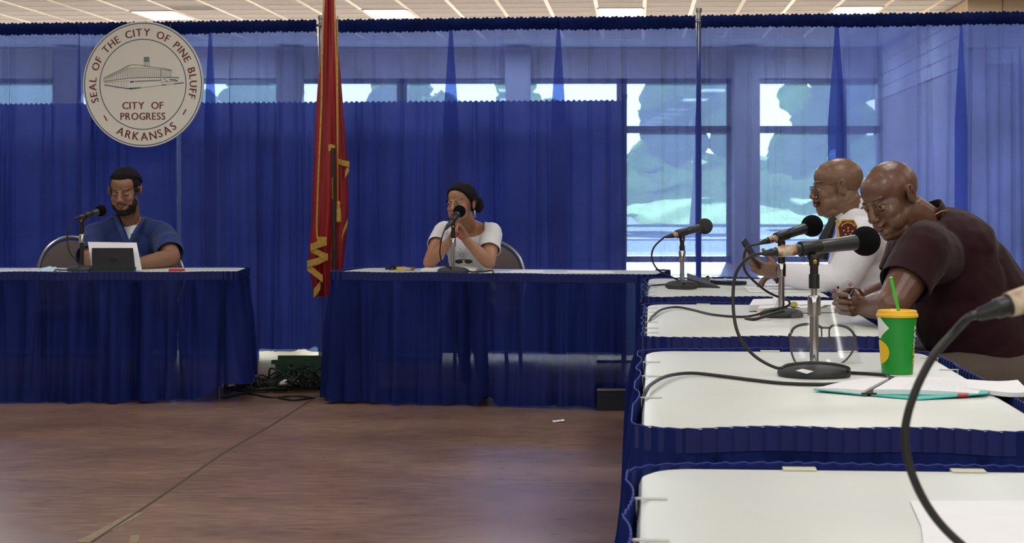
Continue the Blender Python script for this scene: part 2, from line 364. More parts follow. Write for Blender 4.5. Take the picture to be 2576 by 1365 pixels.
# ------------------------------------------------------------------ pipe and drape
M_sheer = sheer('sheer_blue_drape', (.25, .37, .78), lin((90, 104, 180)), .36, .54, 170)
M_low = sheer('dense_blue_drape', (.04, .06, .2), lin((60, 78, 148)), .03, .05, 110)
M_sheer2 = sheer('fuller_backlit_drape', (.22, .34, .78), lin((108, 130, 216)), .20, .30, 170, .55)  # denser right panels; the lighter cloth colour stands for backlight
M_skirt = sheer('blue_table_skirt', (.62, .70, .95), lin((34, 46, 108)), .08, .15, 120, .12)
M_hem = sheer('dark_blue_hem', (.05, .07, .16), lin((34, 48, 104)), .05, .05, 120)
def dline(x, off=0):
    iD = 1/13.57+(1/12.67-1/13.57)*x/2576; D = 1/iD; return V(((x-CX)*D/F, D, 0))
dA, dB = dline(0), dline(2576); dU = (dB-dA).normalized(); dN = V((dU.y, -dU.x, 0))            # dN towards the camera
ZT = 2.40
def drape_panel(name, x0, x1, ztop, zbot, off, seed, m, label, group, ov0=.03, ov1=.03, amp=.018, pleats=7, hem=True, botfn=None):
    a = (dline(x0)-dA).dot(dU); b = (dline(x1)-dA).dot(dU); rnd = random.Random(seed); Wd = b-a
    ph = [(rnd.uniform(9, 26), rnd.random()*6.28, rnd.uniform(.4, 1)) for _ in range(4)]
    pl = [(rnd.uniform(.03, .97)*Wd, rnd.uniform(.006, .012), rnd.uniform(.020, .045), rnd.uniform(-.05, .05), rnd.random()) for _ in range(pleats)]
    def fn(u, v, k=0):
        h = v                                                    # 0 top .. 1 bottom
        g = ov0*(.12+.88*min(1, h*3.2)) if ov0 != .021 else max(-.021, -.021+.09*h*h*12)*(h < .3)+.021*(h >= .3); g2 = ov1*(.12+.88*min(1, h*3.2)) if ov1 != .021 else max(-.021, -.021+.09*h*h*12)*(h < .3)+.021*(h >= .3)
        if ov0 == .021: g = min(.021, -.021+.14*h)
        if ov1 == .021: g2 = min(.021, -.021+.14*h)
        s = -g+u*(Wd+g+g2); y = 0
        for w, p, q in ph: y += amp*.4*q*math.sin(w*(s+.03*math.sin(h*3+p))+p)*(.35+.65*h)
        for c, w, d, dr, hh in pl:
            e = (s-c-dr*h)/w
            if abs(e) < 4 and h > hh*.12: y += d*math.exp(-e*e)*min(1, (h-hh*.12)*8+.25)
        top = .006*math.sin(s*160+seed)*(max(0, 1-h*30))
        z = ztop-.012*(ztop > 2)+(zbot-ztop)*h
        if botfn and h > .8: z += botfn(a+s)*(h-.8)/.2
        p = dA+dU*(a+s)+dN*(off+y)
        return V((p.x, p.y, z+top+.004*noise.noise(V((s*60, seed, 0)))*(h < .02)))
    mb = MB(); mb.grid(lambda u, v: fn(u, v), max(60, int(Wd/.0055)), 26)
    base = dA+dU*((a+b)/2)+dN*off
    t = thing(name, label, 'drape', (base.x, base.y, max(0, zbot)), 0, group)
    obj('cloth', mb, m, t, angle=180, fix=False)
    if hem:
        hb = MB()
        def hf(u, v):
            p = fn(u, v*.001); e0 = -.018 if ov0 == .021 else .003; e1 = -.018 if ov1 == .021 else .003; s = -e0+u*(Wd+e0+e1)+a
            rip = .006*math.sin(s*190)+.004*math.sin(s*83+seed)
            q = dA+dU*s+dN*(off+.034*math.sin(math.pi*v)+rip*.6+.004)
            return V((q.x, q.y, ztop+.002+.004*math.sin(s*210)+.003*math.sin(s*77)-v*.088+.004*math.sin(s*3+seed)*v))
        hb.grid(hf, max(60, int(Wd/.005)), 5); obj('rod_pocket', hb, M_hem, t, angle=180, fix=False)
    return t
XS = [-520, -150, 200, 530, 805, 1135, 1405, 1757, 2105, 2418, 2760]
DL = ['sheer blue drape panel at the far left edge, beyond the left table', 'sheer blue drape panel left of the round seal',
      'sheer blue drape panel directly behind the round city seal', 'sheer blue drape panel between the seal and the maroon flag',
      'sheer blue drape panel just right of the maroon flag', 'sheer blue drape panel behind the woman in white',
      'sheer blue drape panel in front of where the low drape ends', 'sheer blue drape panel just right of the tall silver post',
      'sheer blue drape panel behind the man in the maroon polo', 'sheer blue drape panel at the right edge of the row']
def gapfn(s):                                                    # the hem rises where the gap under it shows
    x = (dline(690)-dA).dot(dU); e = (s-x)
    return .0+(.028*max(0, 1-abs(s-(dline(762)-dA).dot(dU))/.06))
for i in range(len(XS)-1):
    wide = {1757: .021, 805: .021, 1135: .055, 1405: .055, 2105: .06, 530: .045, 2418: .045}
    zb = .084
    drape_panel('sheer_drape', XS[i], XS[i+1], ZT, zb, .012*(i % 2)+.0, 31+i*7, M_sheer2 if i >= 8 else M_sheer, DL[i], 'tall sheer drape panels',
                wide.get(XS[i], .02), wide.get(XS[i+1], .02), pleats=9, botfn=gapfn if XS[i] in (530,) else None)
# low dense drape behind the tall one; its panels reach the floor except in the open gap
LX = [-520, -60, 403.5, 610, 785, 1080, 1556]
LL = ['low dense blue drape at the left edge, behind the sheer one', 'low dense blue drape panel ending at the narrow slit below the seal', 'low dense blue drape right of the narrow slit below the seal',
      'low dense blue drape above the bright gap at the floor', 'low dense blue drape behind the foot of the maroon flag', 'low dense blue drape behind the woman, ending at the short post']
for i in range(len(LX)-1):
    zb = .05 if i in (0, 3, 5) else .0
    x0 = LX[i]+(7 if i == 2 else 0); x1 = LX[i+1]-(3.5 if i == 1 else 0)
    drape_panel('low_drape', x0, x1, 1.845, zb, -.42, 131+i*7, M_low, LL[i], 'low dense drapes behind the sheer drapes', .0 if i == 2 else .012, .0 if i == 1 else .012, amp=.03, pleats=12, hem=False,
                botfn=gapfn if i == 3 else None)
# pipes
def pole(name, x, off, z0, z1, r, lab, cat='pole', z2=None):
    p = dline(x)+dN*off; t = thing(name, lab, cat, (p.x, p.y, 0))
    obj('tube', MB().lathe([(r, z0), (r, z1)], (p.x, p.y, 0), 16), M_silver, t)
    obj('collar', MB().lathe([(r+.004, z1-.03), (r+.006, z1-.02), (r+.006, z1), (r*.7, z1+.004)], (p.x, p.y, 0), 16), M_silver, t)
    obj('base_plate', MB().box((p.x, p.y, .006), (.36, .36, .012), R(-7)), M_silver, t, smooth=False)
    return t
pole('drape_post', 1757, -.045, .012, 2.455, .018, 'tall silver drape post standing between two sheer panels')
pole('drape_post', 804, -.045, .012, 2.435, .018, 'silver drape post half hidden behind the maroon flag')
pole('low_drape_post', 1559, -.42, .012, 1.885, .019, 'short post at the open end of the low blue drape')
for (xa, xb, off, z, lab) in ((-520, 806, -.006, 2.365, 'drape rod from the left edge to the flag'), (806, 1757, -.006, 2.365, 'drape rod from the flag to the tall post'), (1757, 2760, -.006, 2.365, 'drape rod from the tall post to the right edge')):
    a, b = dline(xa)+dN*off, dline(xb)+dN*off
    tag(obj('drape_rod', MB().tube([(a.x, a.y, z), (b.x, b.y, z)], .010, 10), M_silver, loc=(a.x, a.y, z)), lab, 'rod', 'drape rods')
# ------------------------------------------------------------------ round city seal
M_seal = mat('cream_board', (246, 243, 230), .6, var=.03, vscale=3); M_red = mat('dark_red_print', (118, 44, 48), .6); M_navy = mat('navy_print', (44, 66, 110), .6); M_greyp = mat('grey_print', (120, 124, 124), .6)
SD = 13.28; sc_ = P(360, 212, SD); SR = 156*SD/F; px = SD/F
sn = dN.copy(); sx = V((dU.x, dU.y, 0)); sz = V((0, 0, 1))
seal = thing('round_seal', 'round cream city seal sign hanging in front of the drapes', 'sign', sc_)
def SP(x, y, d=.0): return sc_+sx*(x*px)+sz*(y*px)+sn*d
obj('board', MB().prism([SP(156*math.cos(a), 158*math.sin(a), -.02) for a in np.linspace(0, 2*math.pi, 97)[:-1]], sn, .025), M_seal, seal)
rg = MB()
for r_, w_ in ((152, 1.3), (112, 1.2)):
    rg.grid(lambda u, v: SP((r_+w_*(v-.5)*1.6)*math.cos(u*2*math.pi), (r_+w_*(v-.5)*1.6)*1.01*math.sin(u*2*math.pi), .0065), 128, 1, closed=True)
obj('printed_ring', rg, M_navy, seal, smooth=False, fix=False)
def bold(ch, size, wx=1.0):
    vs, fs, w = glyph(ch); return [(x*size*wx, y*size) for x, y in vs], fs, w*size*wx
let = MB()
def arc_text(s, rad, a0, a1, size, top=True):
    items = [glyph(c)[2]*size*.95 if c != ' ' else size*.34 for c in s]
    sp = size*.16; tot = sum(items)+sp*(len(s)-1); span = abs(a1-a0)*rad; k = span/tot; cur = 0
    for c, w in zip(s, items):
        mid = (cur+w/2)*k; ang = a0-mid/rad if top else a0+mid/rad; cur += w+sp
        if c == ' ': continue
        vs, fs, gw = bold(c, size, .95); er = V((math.cos(ang), math.sin(ang))); et = V((math.sin(ang), -math.cos(ang))) if top else V((-math.sin(ang), math.cos(ang)))
        up = er if top else -er; b = er*(rad-(size*.35 if top else -size*.35))
        let = MB()
        for ox in (-.55, 0, .55):
            let.add([SP(*(b+et*(x-gw/2+ox)+up*y), .0066+.0002*ox) for x, y in vs], fs)
        obj('letter', let, M_red, seal, smooth=False, fix=False)
arc_text('SEAL OF THE CITY OF PINE BLUFF', 131, R(200), R(-16), 27, True)
arc_text('ARKANSAS', 131, R(240), R(309), 29, False)
for s, y, wd in (('CITY OF', -53-9, 106), ('PROGRESS', -80-9, 116)):
    items = [glyph(c)[2] if c != ' ' else .5 for c in s]; size = 27; tot = sum(items)*size+size*.12*(len(s)-1); k = wd/tot; cur = -wd/2
    for c, w in zip(s, items):
        if c != ' ':
            vs, fs, gw = bold(c, size); let = MB()
            for ox in (-.5, 0, .5): let.add([SP(cur+x*k+ox, y+yy*.95, .0066+.0002*ox) for x, yy in vs], fs)
            obj('letter', let, M_red, seal, smooth=False, fix=False)
        cur += (w*size+size*.12)*k
for an in (221, -33):
    c = V((math.cos(R(an)), math.sin(R(an))))*129; e = c.normalized(); e = V((-e.y, e.x)) if an > 0 else V((-e.y, e.x))
    d_ = V((.5, -.86)) if an > 0 else V((.5, .86)); q = V((-d_.y, d_.x))*1.6
    let = MB(); let.add([SP(*(c-d_*8-q), .0066), SP(*(c+d_*8-q), .0066), SP(*(c+d_*8+q), .0066), SP(*(c-d_*8+q), .0066)], [(0, 1, 2, 3)]); obj('printed_dash', let, M_red, seal, smooth=False, fix=False)
for xx in (-60, 60): hk = MB(); hk.tube([SP(xx, 130, -.018), SP(xx, 146, -.10), V((SP(xx, 0).x, dline(CX+SP(xx, 0).x*F/13.4).y, 2.40))], .004, 6); obj('hanging_hook', hk, M_silver, seal)
def z5(x, y): return ((x-660)/3.69, -(y-668)/3.69)
ln = MB(); ln2 = MB()
def seg(mb, pts, w=.9):
    for a, b in zip(pts, pts[1:]):
        a = V(z5(*a)); b = V(z5(*b)); d = (b-a).normalized(); q = V((-d.y, d.x))*w/2
        mb.add([SP(*(a-q), .0068), SP(*(b-q), .0068), SP(*(b+q), .0068), SP(*(a+q), .0068)], [(0, 1, 2, 3)])
seg(ln, [(282, 608), (360, 570), (440, 535), (500, 500), (560, 485), (640, 490), (735, 508), (840, 522), (938, 543)], 1.3)
seg(ln, [(282, 616), (440, 560), (530, 520), (600, 514), (735, 524), (838, 534), (930, 548)], .8)
seg(ln, [(284, 606), (284, 640)], 1); seg(ln, [(288, 640), (530, 610), (640, 606), (840, 606)], 1.6)
seg(ln, [(288, 650), (500, 636), (530, 640), (840, 628)], .8); seg(ln, [(835, 522), (835, 628)], 1); seg(ln, [(930, 545), (930, 606)], 1)
seg(ln, [(840, 522), (905, 532), (938, 543)], 1.6); seg(ln, [(860, 606), (1000, 606), (1000, 622)], 1.2)
for i in range(13):
    t_ = i/12; x = 300+t_*215; seg(ln, [(x, 608-t_*95), (x, 640-t_*28)], .9)
for i in range(17):
    t_ = i/16; x = 530+t_*300; seg(ln, [(x, 520+t_*16), (x, 606)], .9)
for i in range(10): seg(ln, [(330+i*20, 602-i*9.5), (340+i*20, 582-i*9.5), (350+i*20, 592-i*9.5)], .7)
for i in range(6): seg(ln, [(850+i*14, 545), (850+i*14, 604)], .7)
for x in (675, 690, 705, 722): seg(ln, [(x, 460), (x, 508)], 1.1)
seg(ln, [(672, 418), (722, 418), (722, 456), (672, 456), (672, 418)], 1.4)
for x in (680, 688, 696, 704, 712): seg(ln, [(x, 418), (x, 456)], 1.6)
for i in range(8): seg(ln, [(310+i*28, 650), (310+i*28, 672+i*3)], .6)
seg(ln2, [(290, 672), (400, 690), (500, 704), (560, 712)], 2.0); seg(ln2, [(500, 706), (640, 700)], 2.4); seg(ln, [(560, 712), (700, 694), (860, 676), (1050, 656)], .9)
seg(ln2, [(840, 676), (880, 674)], 2.2); seg(ln2, [(960, 666), (1052, 656)], 2.4); seg(ln2, [(880, 606), (1004, 608)], 1.8)
seg(ln2, [(915, 628), (975, 630), (990, 642)], 2.4); seg(ln2, [(540, 650), (575, 640)], 3.2)
for i in range(15): seg(ln2, [(590+i*17, 643-i*.6), (600+i*17, 640-i*.6)], 2.3)
seg(ln, [(845, 600), (900, 650)], 1.6); seg(ln, [(830, 650), (900, 648), (1000, 640)], .9)
obj('building_drawing', ln, M_greyp, seal, smooth=False, fix=False); obj('drawing_accent', ln2, M_navy, seal, smooth=False, fix=False)
# ------------------------------------------------------------------ maroon flag with gold fringe on a dark pole
M_flag = mat('maroon_satin', (146, 20, 26), .5, sheen=0., var=.25, vscale=5); M_gold = mat('gold_fringe', (190, 152, 58), .55, var=.35, vscale=60, bump=.5, bscale=200)
M_wood = mat('dark_wood_pole', (46, 32, 28), .4, var=.3, vscale=20); M_brass = mat('brass', (190, 150, 70), .25, 1.0)
FD = 12.1
fb = P(838, 480, FD); fb.z = 0
flag = thing('ceremonial_flag', 'tall maroon flag with gold fringe furled on a dark pole', 'flag', fb)
keys = [(-60, 822, 842), (0, 815, 842), (100, 808, 850), (200, 800, 858), (300, 793, 866), (400, 789, 874), (500, 785, 877), (545, 784, 876), (600, 779, 872), (650, 776, 866), (700, 782, 862), (745, 788, 860)]
def flagx(y):
    for a, b in zip(keys, keys[1:]):
        if a[0] <= y <= b[0]:
            t_ = (y-a[0])/(b[0]-a[0]); return a[1]+(b[1]-a[1])*t_, a[2]+(b[2]-a[2])*t_
    return keys[-1][1:]
fm = MB()
def ff(u, v):
    y = -60+805*v; l_, r_ = flagx(y); a = u*2*math.pi
    w = (r_-l_)/2; c = (l_+r_)/2
    fold = .022*math.sin(a*3+.6)+.014*math.sin(a*7+v*3)+.008*math.sin(a*11-v*5)
    x = c+w*math.cos(a); d = FD-(.035+w*.0011+fold*(.3+v))*math.sin(a)-.02
    p = P(x, y, d); return p
fm.grid(ff, 120, 60, closed=True)
obj('flag_cloth', fm, M_flag, flag, angle=180)
fr = MB()
def fringe(pts, w=7, d=FD-.15):
    q = [P(x, y, d) for x, y in pts]; fr.ribbon(spline(q, 4), w*FD/F, .008, (1, 0, 0))
fringe([(817, -50), (812, 60), (810, 150), (809, 250), (806, 330), (802, 420), (799, 500), (797, 560), (798, 600)], 4)
fringe([(841, -50), (843, 60), (846, 160), (848, 300), (849, 420), (850, 520)], 3)
def fr2(pts, w, d=FD-.16):
    w = w*FD/F; q = [P(x, y, d) for x, y in pts]
    for a, b in zip(q, q[1:]):
        dd = (b-a).normalized(); nn = V((0, -1, 0)); s_ = V((0, 0, -1))*w
        fr.add([a, b, b+s_, a+s_, a+V((0, .008, 0)), b+V((0, .008, 0)), b+s_+V((0, .008, 0)), a+s_+V((0, .008, 0))], [(0, 1, 2, 3), (7, 6, 5, 4), (0, 4, 5, 1), (3, 2, 6, 7), (0, 3, 7, 4), (1, 5, 6, 2)])
fr2([(798, 594), (822, 596)], 17); fr2([(781, 613), (801, 606), (822, 599)], 17, FD-.17); fr2([(781, 618), (825, 640)], 15, FD-.165); fr2([(773, 655), (800, 648), (825, 636)], 17, FD-.175); fr2([(773, 662), (812, 692)], 18, FD-.17)
fr2([(789, 726), (797, 718), (806, 705)], 22, FD-.16)
fr2([(850, 398), (862, 402), (879, 406)], 14, FD-.1); fr2([(878, 412), (868, 430)], 18, FD-.095)
fr2([(874, 550), (864, 574), (860, 590)], 16, FD-.09)
fr2([(826, 364), (834, 362), (843, 366)], 16, FD-.2); fr2([(826, 372), (827, 384)], 8, FD-.2)
obj('gold_fringe', fr, M_gold, flag, angle=30)
obj('cord', MB().tube([P(849, 40, FD-.15), P(850, 300, FD-.16), P(850, 510, FD-.17)], .004, 6), M_gold, flag)
obj('tassel', MB().lathe([(.006, 0), (.014, -.015), (.010, -.035), (.016, -.05), (.020, -.13), (.016, -.135)], P(851, 505, FD-.18), 14), M_gold, flag)
pq = P(838, 372, FD-.21); obj('pole', MB().tube([(pq.x+.004, pq.y+.02, .05), P(841, 600, FD-.2), (pq.x, pq.y, pq.z)], .0135, 12), M_wood, flag)
obj('ferrule', MB().tube([P(836.0, 446, FD-.222), P(836.6, 500, FD-.222)], .0055, 8), M_brass, flag)
obj('stand', MB().lathe([(.13, 0), (.13, .02), (.06, .035), (.03, .07), (.018, .08)], (pq.x+.004, pq.y+.02, 0), 24), M_wood, flag)
# ------------------------------------------------------------------ tables
TH = .735
M_top = mat('white_vinyl_top', (205, 209, 202), .42, var=.025, vscale=6, bump=.12, bscale=14)
M_leg = mat('grey_steel', (120, 122, 126), .4, .8); M_clip = mat('translucent_clip', (214, 214, 212), .35, alpha=.8); M_clipb = mat('beige_clip', (202, 198, 176), .5)
M_band = mat('navy_skirt_band', (28, 40, 106), .9, var=.15, vscale=9)
M_rib = mat('blue_skirt_edge', (50, 66, 150), .8, bump=.4, bscale=200)
def perim(w, l, r, step=.005):
    """rounded rectangle, counter clockwise from the near left corner; gives (x, y, nx, ny, s, side)"""
    out = []; hw, hl = w/2, l/2; s = 0
    segs = [('near', (-hw+r, -hl), (hw-r, -hl), (0, -1)), ('c', (hw-r, -hl+r), -90), ('right', (hw, -hl+r), (hw, hl-r), (1, 0)), ('c', (hw-r, hl-r), 0),
            ('far', (hw-r, hl), (-hw+r, hl), (0, 1)), ('c', (-hw+r, hl-r), 90), ('left', (-hw, hl-r), (-hw, -hl+r), (-1, 0)), ('c', (-hw+r, -hl+r), 180)]
    for g in segs:
        if g[0] == 'c':
            n_ = max(3, int(r*1.57/step))
            for k in range(n_):
                a = R(g[2]+90*k/n_); out.append((g[1][0]+r*math.cos(a), g[1][1]+r*math.sin(a), math.cos(a), math.sin(a), s, 'c')); s += r*1.5708/n_
        else:
            L = math.dist(g[1], g[2]); n_ = int(L/step)
            for k in range(n_):
                t_ = k/n_; out.append((g[1][0]+(g[2][0]-g[1][0])*t_, g[1][1]+(g[2][1]-g[1][1])*t_, *g[3], s, g[0])); s += L/n_
    return out, s
def table(name, label, loc, rz, w, l, seed, clips, bulge=.018, flare=.03, lift=None, group='skirted white tables', header=.045, corner=.09, back=True):
    t = thing(name, label, 'table', loc, rz, group); rnd = random.Random(seed)
    pp, S = perim(w-.02, l-.02, corner)
    top = MB()
    def tp(i, k):
        x, y, nx, ny, s, sd_ = pp[i]
        ins, z = [(0, TH-.032), (0, TH-.016), (.005, TH-.005), (.018, TH)][k]; return V((x-nx*ins, y-ny*ins, z))
    N = len(pp)
    for k in range(4): top.v += [tuple(tp(i, k)) for i in range(N)]
    for k in range(3):
        for i in range(N): top.f.append((k*N+i, k*N+(i+1) % N, (k+1)*N+(i+1) % N, (k+1)*N+i)); top.mi.append(0)
    top.f += [tuple(range(3*N, 4*N)), tuple(range(N-1, -1, -1))]; top.mi += [0, 0]
    obj('tabletop', top, M_top, t, local=True)
    for sx_ in (-1, 1):
        for sy in (-1, 1):
            x, y = sx_*(w/2-.12), sy*(l/2-.22)
            obj('leg', MB().tube([(x, y, TH-.03), (x, y, .0)], .014, 8), M_leg, t, local=True)
    cs = []
    def sat(frac_side, f):
        ii = [i for i, q in enumerate(pp) if q[5] == frac_side]; return ii[min(len(ii)-1, int(f*len(ii)))]
    for sd_, f, kind in clips: cs.append((pp[sat(sd_, f)][4], sat(sd_, f), kind, sd_))
    cl = [c[0] for c in cs]
    fold = [(rnd.uniform(22, 60), rnd.random()*6.28, rnd.uniform(.3, 1)) for _ in range(5)]
    big = [(rnd.uniform(4, 9), rnd.random()*6.28) for _ in range(3)]
    rows = [0, .012, .03, header-.008, header, header+.02, .12, .2, .3, .42, .55, .66, TH+.004]
    sk = MB(); pleat = .030
    for d in rows:
        for i, (x, y, nx, ny, s, side) in enumerate(pp):
            near_clip = min([min(abs(s-c), S-abs(s-c)) for c in cl]+[.5])
            bl = bulge*min(1, (near_clip/.16)**2) if d < .2 else bulge*.5
            fp = (s % pleat)/pleat; saw = .006*(1-fp)
            h = max(0, d-header)/(TH-header)
            o = .004+bl*(1-.4*h)+saw*(1 if d < header+.01 else max(0, 1-h*5))
            if d > header:
                fo = sum(q*math.sin(wv*s+ph+.5*math.sin(3*h+ph)) for wv, ph, q in fold)*.021*min(1, h*2.5+.25)
                sh_ = sum(q*(1-abs(math.sin(wv*.42*s+ph+.3*math.sin(2*h+ph))))**3 for wv, ph, q in fold[:3]); fo = fo*.8-.045*sh_*min(1, h*3+.2)
                fo += .004*math.sin(s*185)*max(0, 1-h*6)
                o += fo+.012*min(1, h*3)+flare*h**1.3+.012*h*sum(math.sin(wv*s+ph) for wv, ph in big)
            z = TH+.004-d+(.003*(1-fp) if d == 0 else 0)-(bl*.35 if d < .1 else 0)
            if h == 1 or d == rows[-1]:
                z = .006+.010*(1+math.sin(big[0][0]*s+1))*.5
                if lift: z += lift(side, (x, y))
            elif lift and h > .6: z += lift(side, (x, y))*(h-.6)/.4
            sk.v.append((x+nx*o, y+ny*o, z))
    K = len(rows)
    SK = [back or pp[i][5] != 'far' for i in range(N)]
    for k in range(K-1):
        for i in range(N):
          if SK[i]: sk.f.append((k*N+i, k*N+(i+1) % N, (k+1)*N+(i+1) % N, (k+1)*N+i)); sk.mi.append(0)
    obj('skirt', sk, M_skirt, t, local=True, angle=180, fix=False)
    hd = MB()                                                       # sewn band at the skirt's top
    for off_, d in ((0, 0.0), (0, header)):
        for i, (x, y, nx, ny, s, side) in enumerate(pp):
            near_clip = min([min(abs(s-c), S-abs(s-c)) for c in cl]+[.5]); bl = bulge*min(1, (near_clip/.16)**2); fp = (s % pleat)/pleat
            o = .0055+bl+.0075*(1-fp)*(1 if side in ('near', 'far') else .35); hd.v.append((x+nx*o, y+ny*o, TH+.006-d+.003*(1-fp)*(d == 0)-bl*.35))
    hd.f = [(i, (i+1) % N, N+(i+1) % N, N+i) for i in range(N) if SK[i]]; hd.mi = [0]*len(hd.f)
    obj('skirt_band', hd, M_band, t, local=True, angle=22, fix=False)
    ed = MB(); st_i = next(i for i in range(N) if pp[i][5] == 'left') if not back else 0; pts = [V(hd.v[(i+st_i) % N])+V((0, 0, .001)) for i in range(0, N, 2) if SK[(i+st_i) % N]]; pts += [pts[0]] if back else []; ed.tube(pts, .0013, 4, cap=False)
    obj('skirt_edge', ed, M_rib, t, local=True)
    for s, i, kind, sd_ in cs:
        x, y, nx, ny, _, _ = pp[i]; a = math.atan2(ny, nx); Rm = Matrix.Rotation(a, 3, 'Z'); c = MB()
        wd = .055 if kind == 'b' else .012; ln_ = .035 if kind == 'b' else .05
        c.box(V((x, y, TH+.0016))-V((nx, ny, 0))*(ln_/2-.006), (ln_, wd, .0022), M=Rm)
        c.box(V((x+nx*.002, y+ny*.002, TH-.012)), (.002, wd, .028), M=Rm)
        c.box(V((x-nx*.012, y-ny*.012, TH-.034)), (.028, wd, .002), M=Rm)
        obj('skirt_clip', c, M_clipb if kind == 'b' else M_clip, t, local=True, smooth=False)
    return t
TA = R(4.24)
def row_table(near, far, label, seed, clips, lift=None):
    mid = (near+far)/2; x = -.03+.0741*mid+.415
    return table('skirted_table', label, (x, mid, 0), -TA, .83, far-near, seed, clips, bulge=.013, flare=.035, lift=lift)
row_table(8.18, 10.04, 'skirted white table farthest down the right row, beside the man in white', 3, [('left', f, 's') for f in (.3, .55, .8, .95)]+[('near', f, 's') for f in (.25, .6, .85)]+[('far', .5, 's')])
row_table(5.94, 7.75, 'skirted white table in the right row where the man in maroon rests his arms', 5, [('left', f, 's') for f in (.12, .28, .42, .62, .8, .93)]+[('far', .78, 'b'), ('near', .5, 's'), ('near', .92, 's')])
row_table(3.65, 5.49, 'skirted white table with the yellow lidded cup and open notebook', 8, [('left', f, 's') for f in (.18, .42, .72)]+[('near', .3, 'b'), ('near', .68, 'b'), ('far', .57, 'b'), ('far', .22, 'b'), ('right', .93, 's'), ('right', .72, 's')])
row_table(1.33, 3.165, 'skirted white table nearest to the viewer in the right row', 11, [('left', f, 's') for f in (.15, .36, .7)]+[('far', .72, 'b'), ('far', .28, 'b')])
# the woman's table, turned a little
wl_, wr_ = V((-1.056, 10.72, 0)), V((.775, 10.32, 0)); wu = (wr_-wl_).normalized(); wa = math.atan2(wu.y, wu.x); wv_ = V((-wu.y, wu.x, 0)); Lw = (wr_-wl_).length
wc = (wl_+wr_)/2+wv_*.38
def lift_w(side, p):
    v = 0
    if side == 'near':
        v += .05*max(0, 1-abs(p[0]-.0)/.07)
        if p[0] > .66: v += (p[0]-.66)*.62
    if side == 'c' and p[0] > .5 and p[1] < 0: v += .17
    if side == 'right': v += .1
    return v
table('skirted_table', 'skirted white table at which the woman in white sits', (wc.x, wc.y, 0), wa, Lw, .76, 21, [('near', f, 's') for f in (.02, .3, .6, .97)], bulge=.006, flare=.035, lift=lift_w, back=False)
# left table
def lift_l(side, p):
    if side == 'near' and p[0] > .70: return (p[0]-.70)*.5
    if side == 'c' and p[0] > .5 and p[1] < 0: return .09
    return .09 if side == 'right' else 0
lc = V(((592-CX)*10.8/F-.93, 11.08, 0))
table('skirted_table', 'skirted white table at which the bearded man in navy sits', (lc.x, lc.y, 0), R(1.5), 1.86, .76, 27, [('near', f, 's') for f in (.02, .35, .65, .97)], bulge=.008, flare=.04, lift=lift_l, corner=.06, back=False)
